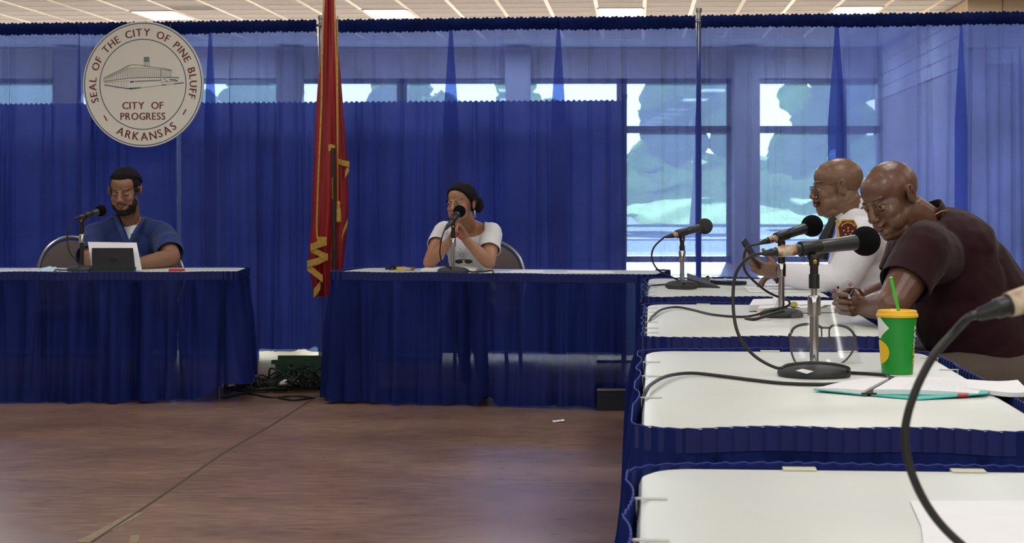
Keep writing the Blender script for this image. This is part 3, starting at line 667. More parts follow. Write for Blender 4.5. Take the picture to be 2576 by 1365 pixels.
# ------------------------------------------------------------------ microphones on desk stands
M_foam = mat('black_foam', (20, 20, 22), .95, bump=1., bscale=300, spec=.1); M_foamg = mat('grey_foam', (74, 76, 78), .95, bump=1., bscale=300, spec=.1)
M_mic = mat('dark_grey_mic_body', (52, 55, 58), .38, .3); M_base = mat('cast_grey_base', (56, 58, 60), .6, .2, bump=.08, bscale=150)
M_tape = mat('tape_white_and_red', (214, 206, 176), .5, var=1, vscale=42, rgb2=(126, 40, 36), stretch=(1, 1, 1))
def mic_set(base, topz, tail, head, wr, lab_s, lab_m, foam=M_foam, br=.085, tape=True, dark=False, clutch=None, lower=None):
    """base: point on the table; tail and head: ends of the microphone in the room; wr: windscreen radius"""
    B = V(base); st = thing('microphone_stand', lab_s, 'microphone stand', B, 0, 'desk microphone stands')
    obj('base', MB().lathe([(br*.97, 0), (br, .004), (br*.995, .012), (br*.95, .019), (br*.8, .026), (br*.55, .031), (br*.25, .034), (.014, .036)], B, 40), M_base, st)
    zt = topz-B.z; cz = clutch if clutch else zt*.62
    up = M_black if dark else M_chrome
    obj('lower_pole', MB().lathe([(.0115, .028), (.0115, cz)], B, 20), M_chrome if not dark else M_black, st)
    obj('clutch', MB().lathe([(.0135, cz-.028), (.0165, cz-.026), (.0165, cz+.018), (.0150, cz+.022), (.0105, cz+.024)], B, 24), M_chrome, st)
    obj('upper_pole', MB().lathe([(.0078, cz), (.0078, zt-.055)], B, 16), up, st)
    T = V(tail); H = V(head); ax = (H-T).normalized(); L = (H-T).length
    # clip: barrel, fork and cradle
    top = B+V((0, 0, zt)); k = max(0, min(L, (top-T).dot(ax))); cr = T+ax*k
    cl = MB().lathe([(.0135, zt-.085), (.0135, zt-.05), (.0105, zt-.048), (.0105, zt-.03), (.013, zt-.024), (.0145, zt-.005), (.012, zt)], B, 18)
    cl.cone(B+V((0, 0, zt-.02)), .011, cr-V((0, 0, .012)), .009, 1)
    obj('clip', cl, M_black, st)
    side = V((ax.y, -ax.x, 0)).normalized()
    q = ax.to_track_quat('Z', 'Y').to_matrix()
    cr2 = MB().lathe([(.0185, -.03), (.0195, -.028), (.0195, .028), (.0185, .03)], cr, 24, q); obj('cradle', cr2, M_black, st)
    obj('screw', MB().lathe([(.0055, 0), (.0055, .004), (.004, .0055)], B+V((0, -.0125, zt-.018)), 14, Matrix.Rotation(R(90), 3, 'X')), M_brass, st)
    m = thing('microphone', lab_m, 'microphone', cr, 0, 'microphones in desk stands')
    hs = L-wr*1.75
    obj('body', MB().lathe([(.0115, .0), (.0125, .003), (.0135, .05), (.0165, hs*.55), (.0175, hs*.56), (.018, hs*.75), (.0195, hs*.9), (.0205, hs)], T, 28, q), M_mic, m)
    wp = [(wr*math.sin(a)*(1.0 if a < 2 else 1.0), wr*1.75*.5*(1-math.cos(a))*1.15) for a in np.linspace(.55, math.pi-.06, 14)]
    obj('windscreen', MB().lathe([(.02, -.004)]+[(r, z-.014) for r, z in wp], T+ax*(hs+.0), 30, q), foam, m)
    if tape: obj('tape_label', MB().lathe([(.0130, .002), (.0136, .012), (.0152, .056)], T, 24, q), M_tape, m)
    obj('connector', MB().lathe([(.0048, -.038), (.0068, -.034), (.0092, -.014), (.0108, -.012), (.0108, .001)], T, 20, q), M_black, m)
    return st, m, T-ax*.035, -ax
TZ = TH+.001
def cable(name, pts, r, lab, group='microphone cables', n=10, m=None):
    p = spline(pts, n); return tag(obj(name, MB().tube(p, r, 8), m or M_rubber, loc=p[0], angle=180), lab, 'cable', group)
# table three (nearest full stand)
b3 = P(2048, 945, 4.75); b3.z = TZ; b3.x = (2048-CX)*4.75/F
s3, m3, t3, a3 = mic_set(b3, P(0, 640, 4.75).z, P(1950, 634, 4.72), P(2211, 602, 4.86), .0385, 'chrome microphone stand on the table with the yellow lidded cup', 'large black foam headed microphone in front of the man in maroon', clutch=.178, br=.092)
c = [t3, t3+a3*.03, P(1862, 668, 4.70), P(1846, 712, 4.70), P(1846, 790, 4.68), P(1862, 850, 4.66), P(1900, 896, 4.66), P(1955, 925, 4.62), P(1985, 917, 4.66), P(2050, 912, 4.64), P(2110, 918, 4.66), P(2136, 930, 4.7), P(2100, 950, 4.88)]
cable('microphone_cable', c, .0042, 'thick black cable arcing from the microphone by the yellow lidded cup')
def TP(x, D, z=TZ+.004): return V(((x-CX)*D/F, D, z))
def tabD(y): return (CZ-TH)*F/(y-HY)
def TY(x, y, dz=.004): D = (CZ-TZ-dz)*F/(y-HY); return V(((x-CX)*D/F, D, TZ+dz))
cable('microphone_cable', [TY(1612, 1000, .0)+V((-.02, 0, -.06)), TY(1622, 990, .004), TY(1640, 965, .012), TY(1680, 945, .010), TY(1740, 938, .006), TY(1820, 946), TY(1900, 956), TY(1980, 964), TY(2080, 966), TY(2170, 960), TY(2228, 952), TY(2232, 944), TY(2190, 940), TY(2140, 937), TY(2125, 934)], .0045, 'black cable running along the table beneath the base beside the open notebook')
# table two
b2 = P(1966, 797, 6.97); b2.z = TZ
_, _, t2, a2 = mic_set(b2, P(0, 605, 6.95).z, P(1932, 605, 6.93), P(2066, 560, 7.05), .041, 'chrome microphone stand beside the stack of papers in front of the man in maroon', 'black foam headed microphone with red and white tape, second nearest in the row', br=.08)
cable('microphone_cable', [t2, t2+a2*.012, P(1880, 622, 6.9), P(1871, 650, 6.9), P(1874, 680, 6.9), P(1895, 705, 6.95), P(1930, 733, 6.98), P(1962, 748, 7.0), P(1985, 757, 6.98), P(1979, 770, 6.96), P(1930, 783, 6.9), TY(1890, 794, .006), TY(1850, 796), TY(1790, 790), TY(1740, 778, .004), TY(1700, 772, .008), TY(1665, 778, .01), TY(1645, 792, .008), TY(1634, 806, .0), TY(1630, 815, 0)+V((-.02, 0, -.06))], .0045, 'black cable looping left across the table from the stand with the papers')
cable('microphone_cable', [TY(1876, 800), TY(1900, 802, .006), P(1940, 790, 6.82), P(1972, 782, 6.85)], .006, 'short black cable end lying against the stand with the papers')
# table one
b1 = P(1724, 713, 9.1); b1.z = TZ; b1.x = (1716-CX)*9.1/F
_, _, t1, a1 = mic_set(b1, P(0, 592, 9.1).z, P(1690, 592, 9.07), P(1790, 564, 9.2), .039, 'chrome microphone stand on the farthest table of the right row', 'grey foam headed microphone on the farthest table of the right row', foam=M_foamg, br=.082)
cable('microphone_cable', [t1, t1+a1*.015, P(1645, 622, 9.05), P(1640, 650, 9.05), P(1655, 678, 9.05), P(1685, 694, 9.1), P(1700, 701, 9.15), TY(1712, 708, .02)], .0045, 'thin black cable curving down from the grey foam headed microphone')
cable('microphone_cable', [TY(1622, 735, 0)+V((-.02, 0, -.05)), TY(1632, 722), TY(1650, 717, .006), TY(1690, 714, .01), TY(1740, 712, .03), TY(1755, 720, .01), TY(1735, 726), TY(1680, 724)], .0042, 'black cable coiled about the base of the farthest stand in the right row')
# the woman's
bw_ = P(1140, 684, 10.75); bw_.z = TZ
_, _, tw, aw = mic_set(bw_, P(0, 562, 10.72).z, P(1126, 569, 10.66), P(1163, 522, 10.82), .036, 'chrome microphone stand in front of the woman in white', 'black foam headed microphone held before the face of the woman', br=.09, tape=False)
cable('microphone_cable', [tw, tw+aw*.01, P(1112, 596, 10.6), P(1108, 615, 10.6), P(1107, 640, 10.6), P(1114, 662, 10.62), P(1130, 672, 10.66), P(1150, 672, 10.78), P(1185, 683, 10.7), P(1215, 683, 10.6), P(1238, 680, 10.5), P(1241, 688, 10.43)], .0045, 'black cable hanging beside the stand in front of the woman')
# the bearded man's
bm_ = P(206, 680, 10.95); bm_.z = TZ
_, _, tm_, am_ = mic_set(bm_, P(0, 548, 10.92).z, P(200, 546, 10.86), P(266, 526, 11.02), .034, 'dark microphone stand beside the tablet on the left table', 'black microphone pointing towards the bearded man', br=.085, tape=False, dark=True)
cable('microphone_cable', [tm_, tm_+am_*.008, P(180, 564, 10.82), P(172, 580, 10.8), P(169, 605, 10.8), P(176, 635, 10.8), P(195, 660, 10.85), P(196, 674, 10.85), P(160, 679, 10.8), P(141, 678, 10.75), P(134, 688, 10.66)], .0040, 'black cable dangling before the empty chair on the left')
# nearest one: only its tail end reaches the picture
b4 = V((.655, 2.05, TZ))
mic_set(b4, 1.095, P(2532, 768, 2.0), V((.73, 2.07, 1.135)), .038, 'microphone stand at the near right corner, mostly out of view', 'nearest microphone, only its red and white taped tail in view', br=.088)
tl = P(2532, 768, 2.0); ax4 = (V((.73, 2.07, 1.135))-tl).normalized(); tl = tl-ax4*.036
cable('microphone_cable', [tl, tl-ax4*.012, P(2400, 836, 2.0), P(2345, 900, 2.0), P(2300, 990, 2.0), P(2277, 1080, 2.0), P(2285, 1160, 2.0), P(2315, 1240, 2.0), P(2360, 1310, 2.0), P(2420, 1370, 2.0), P(2520, 1450, 2.0), V((.58, 2.0, .78)), V((.64, 1.95, TZ+.005)), V((.75, 1.97, TZ+.005))], .0046, 'blurred thick black cable closest to the viewer', n=12)
# ------------------------------------------------------------------ cup with straw
M_cup = mat('green_cup', (28, 150, 52), .35, var=.05, vscale=8); M_lid = mat('yellow_lid', (238, 186, 44), .35); M_straw = mat('green_straw', (72, 200, 60), .3)
M_wht = mat('white_print', (238, 240, 236), .5); M_yel = mat('yellow_print', (240, 196, 40), .5)
cb = TY(2257, 938, 0); kx = cb.y/F; cb.z = TZ
cup = thing('paper_cup', 'green paper cup with yellow lid and green straw', 'cup', cb)
rb, rt, hc = 39*kx, 49*kx, 148*kx
obj('cup_body', MB().lathe([(rb*.95, .004), (rb, 0), (rb, .004), (rt, hc)], cb, 48), M_cup, cup)
obj('lid', MB().lathe([(rt+.001, hc-.006), (rt+.0035, hc-.006), (rt+.0035, hc), (rt+.001, hc+.003), (rt, hc+.009), (rt-.003, hc+.011), (rt-.006, hc+.007), (.004, hc+.006)], cb, 48), M_lid, cup)
st0 = cb+V((4*kx, -.01, hc+.004)); obj('straw', MB().tube([cb+V((8*kx, 0, .02)), P(2260, 780, cb.y), P(2241, 697, cb.y-.01)], .0042, 12), M_straw, cup)
def cupP(ang, z, off=.0005):
    r = rb+(rt-rb)*z/hc+off; return cb+V((r*math.sin(ang), -r*math.cos(ang), z))
def cup_poly(fn, nu, nv, m, name): obj(name, MB().grid(fn, nu, nv), m, cup, smooth=True, fix=False)
# white chevron field and yellow disc at the left
def edge_w(z):                                                     # right border of the white field, as an angle
    u = z/hc
    if u > .78: return -1.25+(.97-u)/.19*.62
    return -1.25+.62*max(0, (u-.62)/.16)
cup_poly(lambda u, v: cupP(-2.6+u*(edge_w((.60+.36*v)*hc)+2.6), (.60+.36*v)*hc), 20, 24, M_wht, 'white_chevron')
cup_poly(lambda u, v: cupP(-1.42+.76*math.cos(u*6.2832)*v, (.37+.20*math.sin(u*6.2832)*v)*hc, .0008), 40, 6, M_yel, 'yellow_disc')
def cup_text(s, a0, z0, size, m, name):
    mb = MB(); cur = z0
    for ch in s:
        vs, fs, w = glyph(ch); k = size
        pts = [(x*k*1.15, y*k) for x, y in vs]
        for ox in (-.0006, 0, .0006): mb.add([cupP(a0-(y/rt), cur+x+ox, .0009) for x, y in pts], fs)
        cur += w*k*1.15+.0022
    obj(name, mb, m, cup, smooth=False, fix=False); return cur
zc = cup_text('SUB', 1.14, .17*hc, .020, M_yel, 'yellow_lettering'); cup_text('WAY', 1.14, zc+.001, .020, M_wht, 'white_lettering')
# ------------------------------------------------------------------ notebook, papers, pens
M_teal = mat('teal_cover', (48, 178, 170), .5); M_nbred = mat('red_elastic', (170, 50, 48), .6); M_dark = mat('dark_lining', (44, 40, 40), .8)
nb0 = TY(2230, 985, 0); nb = thing('open_notebook', 'open teal covered notebook with written pages beside the cup', 'notebook', (nb0.x, nb0.y, TZ))
def quad_sheet(mb, pts, t): mb.prism(pts, (0, 0, 1), t)
e = [TY(2046, 985, 0), TY(2180, 996, 0), TY(2310, 1006, 0), TY(2484, 998, 0)]
bk = [TY(2120, 966, 0), TY(2235, 963, 0), TY(2330, 960, 0), TY(2500, 966, 0)]
cv = MB()
lift4 = [.004, .001, .000, .006]
cover_pts = [(e[i]+V((0, 0, lift4[i])), bk[i]+V((0, 0, lift4[i]))) for i in range(4)]
cv.prism([cover_pts[0][0], cover_pts[1][0], cover_pts[1][1], cover_pts[0][1]], (0, 0, 1), .0025)
cv.prism([cover_pts[1][0]+V((.01, 0, 0)), cover_pts[2][0], cover_pts[2][1], cover_pts[1][1]], (0, 0, 1), .0025)
cv.prism([cover_pts[2][0], cover_pts[3][0], cover_pts[3][1], cover_pts[2][1]], (0, 0, 1), .0025)
obj('cover', cv, M_teal, nb, smooth=False)
def page_block(a, b, c_, d, z0, h0, h1, name, bow=.006, n=14):
    mb = MB()
    def f(u, v):
        p = a.lerp(b, u); q = d.lerp(c_, u); r = p.lerp(q, v); return V((r.x, r.y, z0+h0+(h1-h0)*u+bow*math.sin(math.pi*u)))
    mb.grid(f, n, 6); k = len(mb.v); top = list(mb.v); mb.v += [(x, y, z0) for x, y, z in top]
    m1 = n+1
    for i in range(n): mb.f += [(i, i+1, k+i+1, k+i), (6*m1+i+1, 6*m1+i, k+6*m1+i, k+6*m1+i+1)]; mb.mi += [0, 0]
    for j in range(6): mb.f += [(j*m1, (j+1)*m1, k+(j+1)*m1, k+j*m1), (j*m1+n, (j+1)*m1+n, k+(j+1)*m1+n, k+j*m1+n)]; mb.mi += [0, 0]
    return mb
in_ = V((.006, .004, 0))
obj('page_block', page_block(e[0]+in_, e[1]-V((.004, -.004, 0)), bk[1], bk[0]+in_, TZ+.004, .004, .009, 'p', .002), M_paper, nb, angle=60)
obj('page_block', page_block(e[1]+V((.016, .004, 0)), e[3]-V((.012, -.004, 0)), bk[3], bk[1]+V((.016, 0, 0)), TZ+.004, .011, .003, 'p', .003), M_paper, nb, angle=60)
obj('spine', MB().prism([e[1]-V((.012, 0, -.004)), e[1]+V((.022, 0, .004)), bk[1]+V((.022, 0, .004)), bk[1]-V((.012, 0, -.004))], (0, 0, 1), .0035), M_dark, nb, smooth=False)
obj('elastic_band', MB().prism([e[3].lerp(e[2], .28)+V((0, -.001, .003)), e[3].lerp(e[2], .44)+V((0, -.001, .003)), bk[3].lerp(bk[2], .44)+V((0, 0, .003)), bk[3].lerp(bk[2], .28)+V((0, 0, .003))], (0, 0, 1), .0045), M_nbred, nb, smooth=False)
M_ink = mat('blue_grey_ink', (110, 116, 140), .8)
ik = MB(); rnd = random.Random(5)
for r_ in range(9):
    v = .1+.09*r_; x = .28
    while x < .86:
        w_ = rnd.uniform(.02, .06); a = e[1].lerp(e[3], x).lerp(bk[1].lerp(bk[3], x), v); b = e[1].lerp(e[3], x+w_).lerp(bk[1].lerp(bk[3], x+w_), v)
        def zz(u): return TZ+.004+.011+(.003-.011)*u+.003*math.sin(math.pi*u)+.0006
        d = V((0, .0016, 0)); ik.add([V((a.x, a.y, zz(x))), V((b.x, b.y, zz(x+w_))), V((b.x, b.y, zz(x+w_)))+d, V((a.x, a.y, zz(x)))+d], [(0, 1, 2, 3)]); x += w_+.02
obj('handwriting', ik, M_ink, nb, smooth=False)
def sheet(name, pts, lab, cat='paper', t=.001, group=None, m=M_paper, lines=0, z=None, curl=None):
    q = [TY(x, y, 0) for x, y in pts]
    for p in q: p.z = TZ if z is None else z
    c_ = sum(q, V((0, 0, 0)))/len(q); th = thing(name, lab, cat, c_, 0, group); mb = MB(); a, b, cc, d = q
    def f(u, v):
        p = a.lerp(b, u).lerp(d.lerp(cc, u), v); h = t+(curl*(max(0, u-.6)/.4)**2 if curl else 0)+.0006*noise.noise(p*12); return V((p.x, p.y, p.z+h))
    mb.grid(f, 10, 8); k = len(mb.v); mb.v += [(x, y, z_-t*.9) for x, y, z_ in mb.v]; m1 = 11
    for i in range(10): mb.f += [(i, i+1, k+i+1, k+i), (8*m1+i+1, 8*m1+i, k+8*m1+i, k+8*m1+i+1)]; mb.mi += [0, 0]
    for j in range(8): mb.f += [(j*m1, (j+1)*m1, k+(j+1)*m1, k+j*m1), (j*m1+10, (j+1)*m1+10, k+(j+1)*m1+10, k+j*m1+10)]; mb.mi += [0, 0]
    obj('sheet', mb, m, th, angle=40)
    if lines:
        lm = MB(); rn = random.Random(len(lab))
        for r_ in range(lines):
            v = .12+.8*r_/lines; x = .1
            while x < .88:
                w_ = rn.uniform(.03, .09); p0, p1 = f(x, v), f(min(.92, x+w_), v); e_ = V((0, .002, 0)); up = V((0, 0, .0006)); lm.add([p0+up, p1+up, p1+e_+up, p0+e_+up], [(0, 1, 2, 3)]); x += w_+.025
        obj('printed_lines', lm, M_ink, th, smooth=False)
    return th
sheet('paper_sheet', [(2420, 985), (2590, 1006), (2560, 975), (2330, 958)], 'loose white sheet sticking out beyond the open notebook', t=.011, curl=.008)
sheet('paper_sheet', [(2320, 1330), (2700, 1345), (2700, 1262), (2290, 1262)], 'blurred white sheet on the nearest table by the black cable', t=.002, lines=0)
sheet('paper_sheet', [(2330, 1420), (2800, 1480), (2800, 1350), (2318, 1330)], 'second white sheet lower on the nearest table at the corner of the picture', t=.003)
sheet('paper_sheet', [(1885, 735), (2110, 733), (2085, 722), (1870, 722)], 'white sheet under the forearm of the man in the white shirt', t=.002)
sheet('paper_sheet', [(1930, 728), (2060, 728), (2040, 718), (1925, 716)], 'upper white sheet by the hand holding the phone', t=.005)
def pen(name, a, b, lab, r=.0045, m=None, r2=.002):
    a, b = V(a), V(b); d = b-a; t = thing(name, lab, 'pen', a)
    obj('barrel', MB().tube([a, a+d*.85], r, 12), m or M_chrome, t); obj('tip', MB().tube([a+d*.85, b], [r*.9, .001], 10), M_silver, t); obj('pocket_clip', MB().tube([a+V((0, 0, r+.001)), a+d*.3+V((0, 0, r+.001))], .001, 6), M_chrome, t)
    return t
pen('ballpoint_pen', TY(2232, 950, .006), TY(2315, 962, .004), 'silver pen lying between the cup and the open notebook')
# papers in front of the man in maroon
sheet('paper_stack', [(1905, 790), (2130, 786), (2120, 768), (1925, 770)], 'thick stack of white papers in front of the man in maroon', cat='papers', t=.022, lines=0)
sheet('paper_sheet', [(1885, 784), (1975, 780), (1962, 766), (1895, 768)], 'folded printed sheet on the left of the paper stack', t=.026, lines=5)
M_env = mat('manila', (218, 184, 132), .7)
sheet('envelope', [(1900, 794), (1975, 792), (1972, 782), (1905, 784)], 'manila envelope poking from under the paper stack', cat='envelope', t=.005, m=M_env)
sheet('envelope', [(1908, 797), (1960, 796), (1958, 788), (1912, 789)], 'second manila envelope nearer the stand base', cat='envelope', t=.003, m=M_env)
# clip board like bright card standing by the stand
obj_card = tag(obj('folded_card', MB().prism([TY(1948, 772, .024), TY(1972, 768, .024), P(1962, 740, 7.2), P(1944, 742, 7.2)], (0, 1, 0), .003), M_paper, smooth=False, loc=TY(1955, 772, .024)), 'upright folded white card behind the stack of papers', 'card')
# keys
M_key = mat('steel_key', (150, 146, 136), .35, .9); M_ktag = mat('yellow_green_tag', (176, 172, 48), .4); M_kred = mat('dark_red_fob', (120, 34, 28), .5)
def keyring(c, lab, tagm, rnd_seed, z, n=4, sp=.03, tagr=.013, tagpos=(0, 0)):
    c = V((c.x, c.y, z)); t = thing('key_ring', lab, 'keys', c); rn = random.Random(rnd_seed)
    obj('ring', MB().tube([c+V((.014*math.cos(a), .014*math.sin(a), .004)) for a in np.linspace(0, 6.2832, 17)], .0013, 6, cap=False), M_key, t)
    for k in range(n):
        a = rn.uniform(0, 6.28); d = V((math.cos(a), math.sin(a)*.6, 0)); s_ = V((-d.y, d.x, 0)); b = c+d*.012+V((0, 0, .003+.0035*k)); L = rn.uniform(.035, .05)
        kb = MB(); kb.lathe([(.010, -.001), (.0105, 0), (.010, .001)], b+d*.008, 14)
        kb.prism([b+d*.016-s_*.003, b+d*L-s_*.003, b+d*(L+.004), b+d*L+s_*.003, b+d*.016+s_*.003], (0, 0, 1), .002); obj('key', kb, M_key, t, smooth=False)
    tp = c+V((tagpos[0], tagpos[1], .014)); obj('tag', MB().lathe([(tagr*.9, -.004), (tagr, -.002), (tagr, .002), (tagr*.9, .004)], tp, 18, Matrix.Rotation(R(70), 3, 'X')), tagm, t)
    return t
keyring(TY(2003, 775, .024), 'bunch of keys with a yellow green tag on the paper stack', M_ktag, 3, TZ+.022, 5, tagpos=(-.008, 0), tagr=.014)
obj_f = tag(obj('leather_fob', MB().lathe([(.012, -.004), (.014, 0), (.012, .004)], P(1957, 764, 7.35), 18, Matrix.Rotation(R(60), 3, 'X')), M_kred, loc=TY(1958, 776, .024)), 'dark red round fob leaning behind the stand by the papers', 'fob')
keyring(TY(2065, 775, .024), 'dark bunch of keys near the hands of the man in maroon', M_blackm, 8, TZ+.022, 4, tagr=.009, tagpos=(-.03, 0))
keyring(TY(1790, 706, 0), 'keys and dark fob at the back of the farthest table in the right row', M_blackm, 12, TZ, 5, tagr=.013, tagpos=(-.02, 0))
wl0 = TY(1757, 707, 0); tag(obj('leather_wallet', MB().box(wl0+V((0, 0, .008)), (.10, .07, .016), .1), mat('olive_leather', (84, 78, 50), .6), loc=wl0, smooth=False), 'small olive wallet beside the keys on the farthest table', 'wallet')
def phone(c, lab, rz, m=M_black, dz=.0, size=(.078, .155, .011), scr=True):
    t = thing('smartphone', lab, 'phone', V((c.x, c.y, TZ+dz)), rz); p = MB(); w, l, h = size
    p.prism([(x, y, 0) for x, y, *_ in perim(w, l, .008, .004)[0]], (0, 0, 1), h); obj('case', p, m, t, local=True)
    if scr: obj('screen', MB().prism([(x, y, h) for x, y, *_ in perim(w-.008, l-.012, .006, .004)[0]], (0, 0, 1), .0005), mat('dark_screen', (22, 34, 30), .08), t, local=True)
    return t
phone(TY(1832, 715, 0), 'black phone in a thick case lying on the farthest table', R(35), size=(.10, .17, .018))
# wedge shaped speakerphone unit by the first stand
pw = TY(1775, 720, 0)
wd = MB(); a_, b_, c_, d_ = TY(1730, 722, 0), TY(1812, 724, 0), TY(1795, 712, 0), TY(1728, 710, 0)
wd.add([a_, b_, c_, d_, a_+V((0, 0, .042)), d_+V((0, 0, .05)), b_+V((0, 0, .003)), c_+V((0, 0, .003))], [(0, 1, 2, 3), (4, 6, 7, 5), (0, 4, 6, 1), (1, 6, 7, 2), (2, 7, 5, 3), (3, 5, 4, 0)])
tag(obj('dark_wedge_case', wd, M_base, smooth=False, loc=pw), 'dark wedge shaped case resting against the base of the farthest stand', 'case')
# ------------------------------------------------------------------ clear face shield on black spectacle frames
M_shield = bpy.data.materials.new('clear_shield'); M_shield.use_nodes = True
_n = M_shield.node_tree.nodes; _l = M_shield.node_tree.links; _n.clear(); _o = _n.new('ShaderNodeOutputMaterial'); _t = _n.new('ShaderNodeBsdfTransparent'); _t.inputs[0].default_value = (.90, .92, .93, 1)
_g = _n.new('ShaderNodeBsdfGlossy'); _g.inputs['Roughness'].default_value = .16; _d = _n.new('ShaderNodeBsdfDiffuse'); _lw = _n.new('ShaderNodeLayerWeight'); _lw.inputs[0].default_value = .12
_m1 = _n.new('ShaderNodeMixShader'); _m2 = _n.new('ShaderNodeMixShader'); _m2.inputs[0].default_value = .05
_l.new(_lw.outputs['Facing'], _m1.inputs[0]); _l.new(_t.outputs[0], _m1.inputs[1]); _l.new(_g.outputs[0], _m1.inputs[2]); _l.new(_m1.outputs[0], _m2.inputs[1]); _l.new(_d.outputs[0], _m2.inputs[2]); _l.new(_m2.outputs[0], _o.inputs[0])
GD = 5.15
fs = thing('face_shield', 'clear plastic face shield on black spectacle frames behind the chrome stand', 'face shield', TY(2070, 912, 0))
ol = [(1984, 830), (1986, 812), (1998, 782), (2040, 772), (2100, 770), (2118, 768), (2135, 776), (2144, 800), (2150, 835), (2160, 880), (2174, 945), (2110, 930), (2050, 925), (2000, 925), (1990, 880)]
sh = MB()
L_ = [(1992, 790), (1985, 830), (1987, 880), (1996, 935)]; R_ = [(2132, 766), (2150, 828), (2160, 880), (2174, 938)]
def sf(u, v):
    def ip(A):
        t_ = v*3; i = min(2, int(t_)); f_ = t_-i; return A[i][0]+(A[i+1][0]-A[i][0])*f_, A[i][1]+(A[i+1][1]-A[i][1])*f_
    a, b = ip(L_), ip(R_); x = a[0]+(b[0]-a[0])*u; y = a[1]+(b[1]-a[1])*u
    y += -10*math.sin(math.pi*u)*(1-v)
    d = GD-.055*math.sin(math.pi*u)-.10*v+.03
    p = P(x, y, d); p.z = max(p.z, TZ+.002); return p
sh.grid(sf, 24, 14); obj('visor', sh, M_shield, fs, angle=180, fix=False)
gf = MB(); Gd = GD+.005
def gp(pts, w=.0038, close=False, d=Gd):
    q = spline([P(x, y, d) for x, y in pts], 6); gf.tube(q, w, 6)
gp([(1990, 838), (1996, 826), (2010, 818), (2030, 815), (2052, 816), (2062, 821), (2070, 825)]); gp([(2062, 823), (2074, 824), (2086, 824)], .0028)
gp([(2086, 826), (2094, 819), (2110, 818), (2130, 823), (2144, 834), (2150, 846)]); gp([(2086, 826), (2086, 843), (2088, 853), (2093, 865)], .0022); gp([(2066, 826), (2067, 843), (2062, 860)], .0020)
gp([(1988, 838), (1986, 848), (1988, 858)], .0042); gp([(2150, 842), (2151, 852), (2149, 864)], .0046)
obj('spectacle_front', gf, M_blackm, fs)
gf = MB(); q = spline([P(1988, 852, Gd), P(1990, 880, Gd), P(1998, 905, Gd-.02), P(2010, 922, Gd-.05)], 6); gf.tube(q, .0028, 6); obj('temple_arm', gf, M_blackm, fs)
gf = MB(); q = spline([P(2149, 858, Gd), P(2145, 882, Gd-.01), P(2130, 903, Gd-.03), P(2108, 920, Gd-.06), P(2098, 930, Gd-.10)], 6); gf.tube(q, .0028, 6); obj('temple_arm', gf, M_blackm, fs)
tg = TY(2024, 938, .03); tag(obj('paper_label', MB().prism([P(2002, 932, 4.66), P(2030, 940, 4.655), P(2046, 934, 4.66), P(2018, 928, 4.67)], (0, -.3, 1), .001), M_paper, smooth=False, loc=P(2024, 934, 4.66)), 'small white paper tag stuck on the nearest stand base', 'tag')
# ------------------------------------------------------------------ left table: tablet, mask, red card
M_tabw = mat('white_tablet_edge', (228, 228, 232), .4); M_case = mat('black_folio', (20, 22, 28), .45, bump=.1)
D_ = 10.93; tb = P(285, 683, D_); tb.z = TZ
tab = thing('tablet_computer', 'white edged tablet propped in a black folio stand before the bearded man', 'tablet', tb)
pw_ = [P(232, 682, 10.95), P(356, 682, 10.95), P(343, 611, 11.12), P(221, 609, 11.12)]
for i in (0, 1): pw_[i].z = TZ+.004
obj('tablet', MB().prism(pw_, (0, 1, .2), .011), M_tabw, tab, smooth=False)
pk = [P(231, 684, 10.84), P(340, 684, 10.84), P(334, 624, 11.05), P(231, 624, 11.05)]
for i in (0, 1): pk[i].z = TZ+.012
obj('folio', MB().prism(pk, (0, .97, .2), .008), M_case, tab, smooth=False)
obj('folio_foot', MB().box(P(285, 679, 10.86)+V((0, 0, .003)), (.25, .07, .028)), M_case, tab, smooth=False)
obj('logo_ring', MB().tube([P(284+12*math.cos(a), 655+12*math.sin(a)*.9, 10.925) for a in np.linspace(0, 6.2832, 21)], .0035, 6, cap=False), M_mic, tab)
obj('logo_disc', MB().lathe([(.012, 0), (.012, .004)], P(284, 655, 10.935), 18, Matrix.Rotation(R(78), 3, 'X')), M_blackm, tab)
M_mask = mat('pale_blue_mask', (188, 214, 226), .85, bump=.3)
mk = P(122, 680, 10.85); mk.z = TZ; msk = thing('face_mask', 'pale blue surgical mask crumpled on the left table', 'mask', mk)
mm = MB(); mm.grid(lambda u, v: mk+V((-.055+.11*u+.01*math.sin(v*3), -.04+.08*v, .004+.022*math.sin(math.pi*u)*math.sin(math.pi*v)+.012*noise.noise(V((u*6, v*6, 2)))+.006*math.sin(v*22))), 20, 14)
obj('mask_cloth', mm, M_mask, msk, angle=180)
obj('ear_loop', MB().tube(spline([mk+V((-.05, -.02, .01)), mk+V((-.085, -.02, .016)), mk+V((-.09, 0, .02)), mk+V((-.05, .01, .014))], 5), .0016, 6), M_paper, msk)
obj('ear_loop', MB().tube(spline([mk+V((.05, -.02, .01)), mk+V((.078, -.02, .012)), mk+V((.08, .01, .008)), mk+V((.05, .01, .014))], 5), .0016, 6), M_paper, msk)
rc_ = P(445, 679, 10.95); rc_.z = TZ; tag(obj('red_card_holder', MB().box(rc_+V((0, 0, .006)), (.085, .09, .012), .08), mat('red_plastic', (186, 40, 42), .45), loc=rc_, smooth=False), 'small flat red case on the left table beside the forearm', 'case')
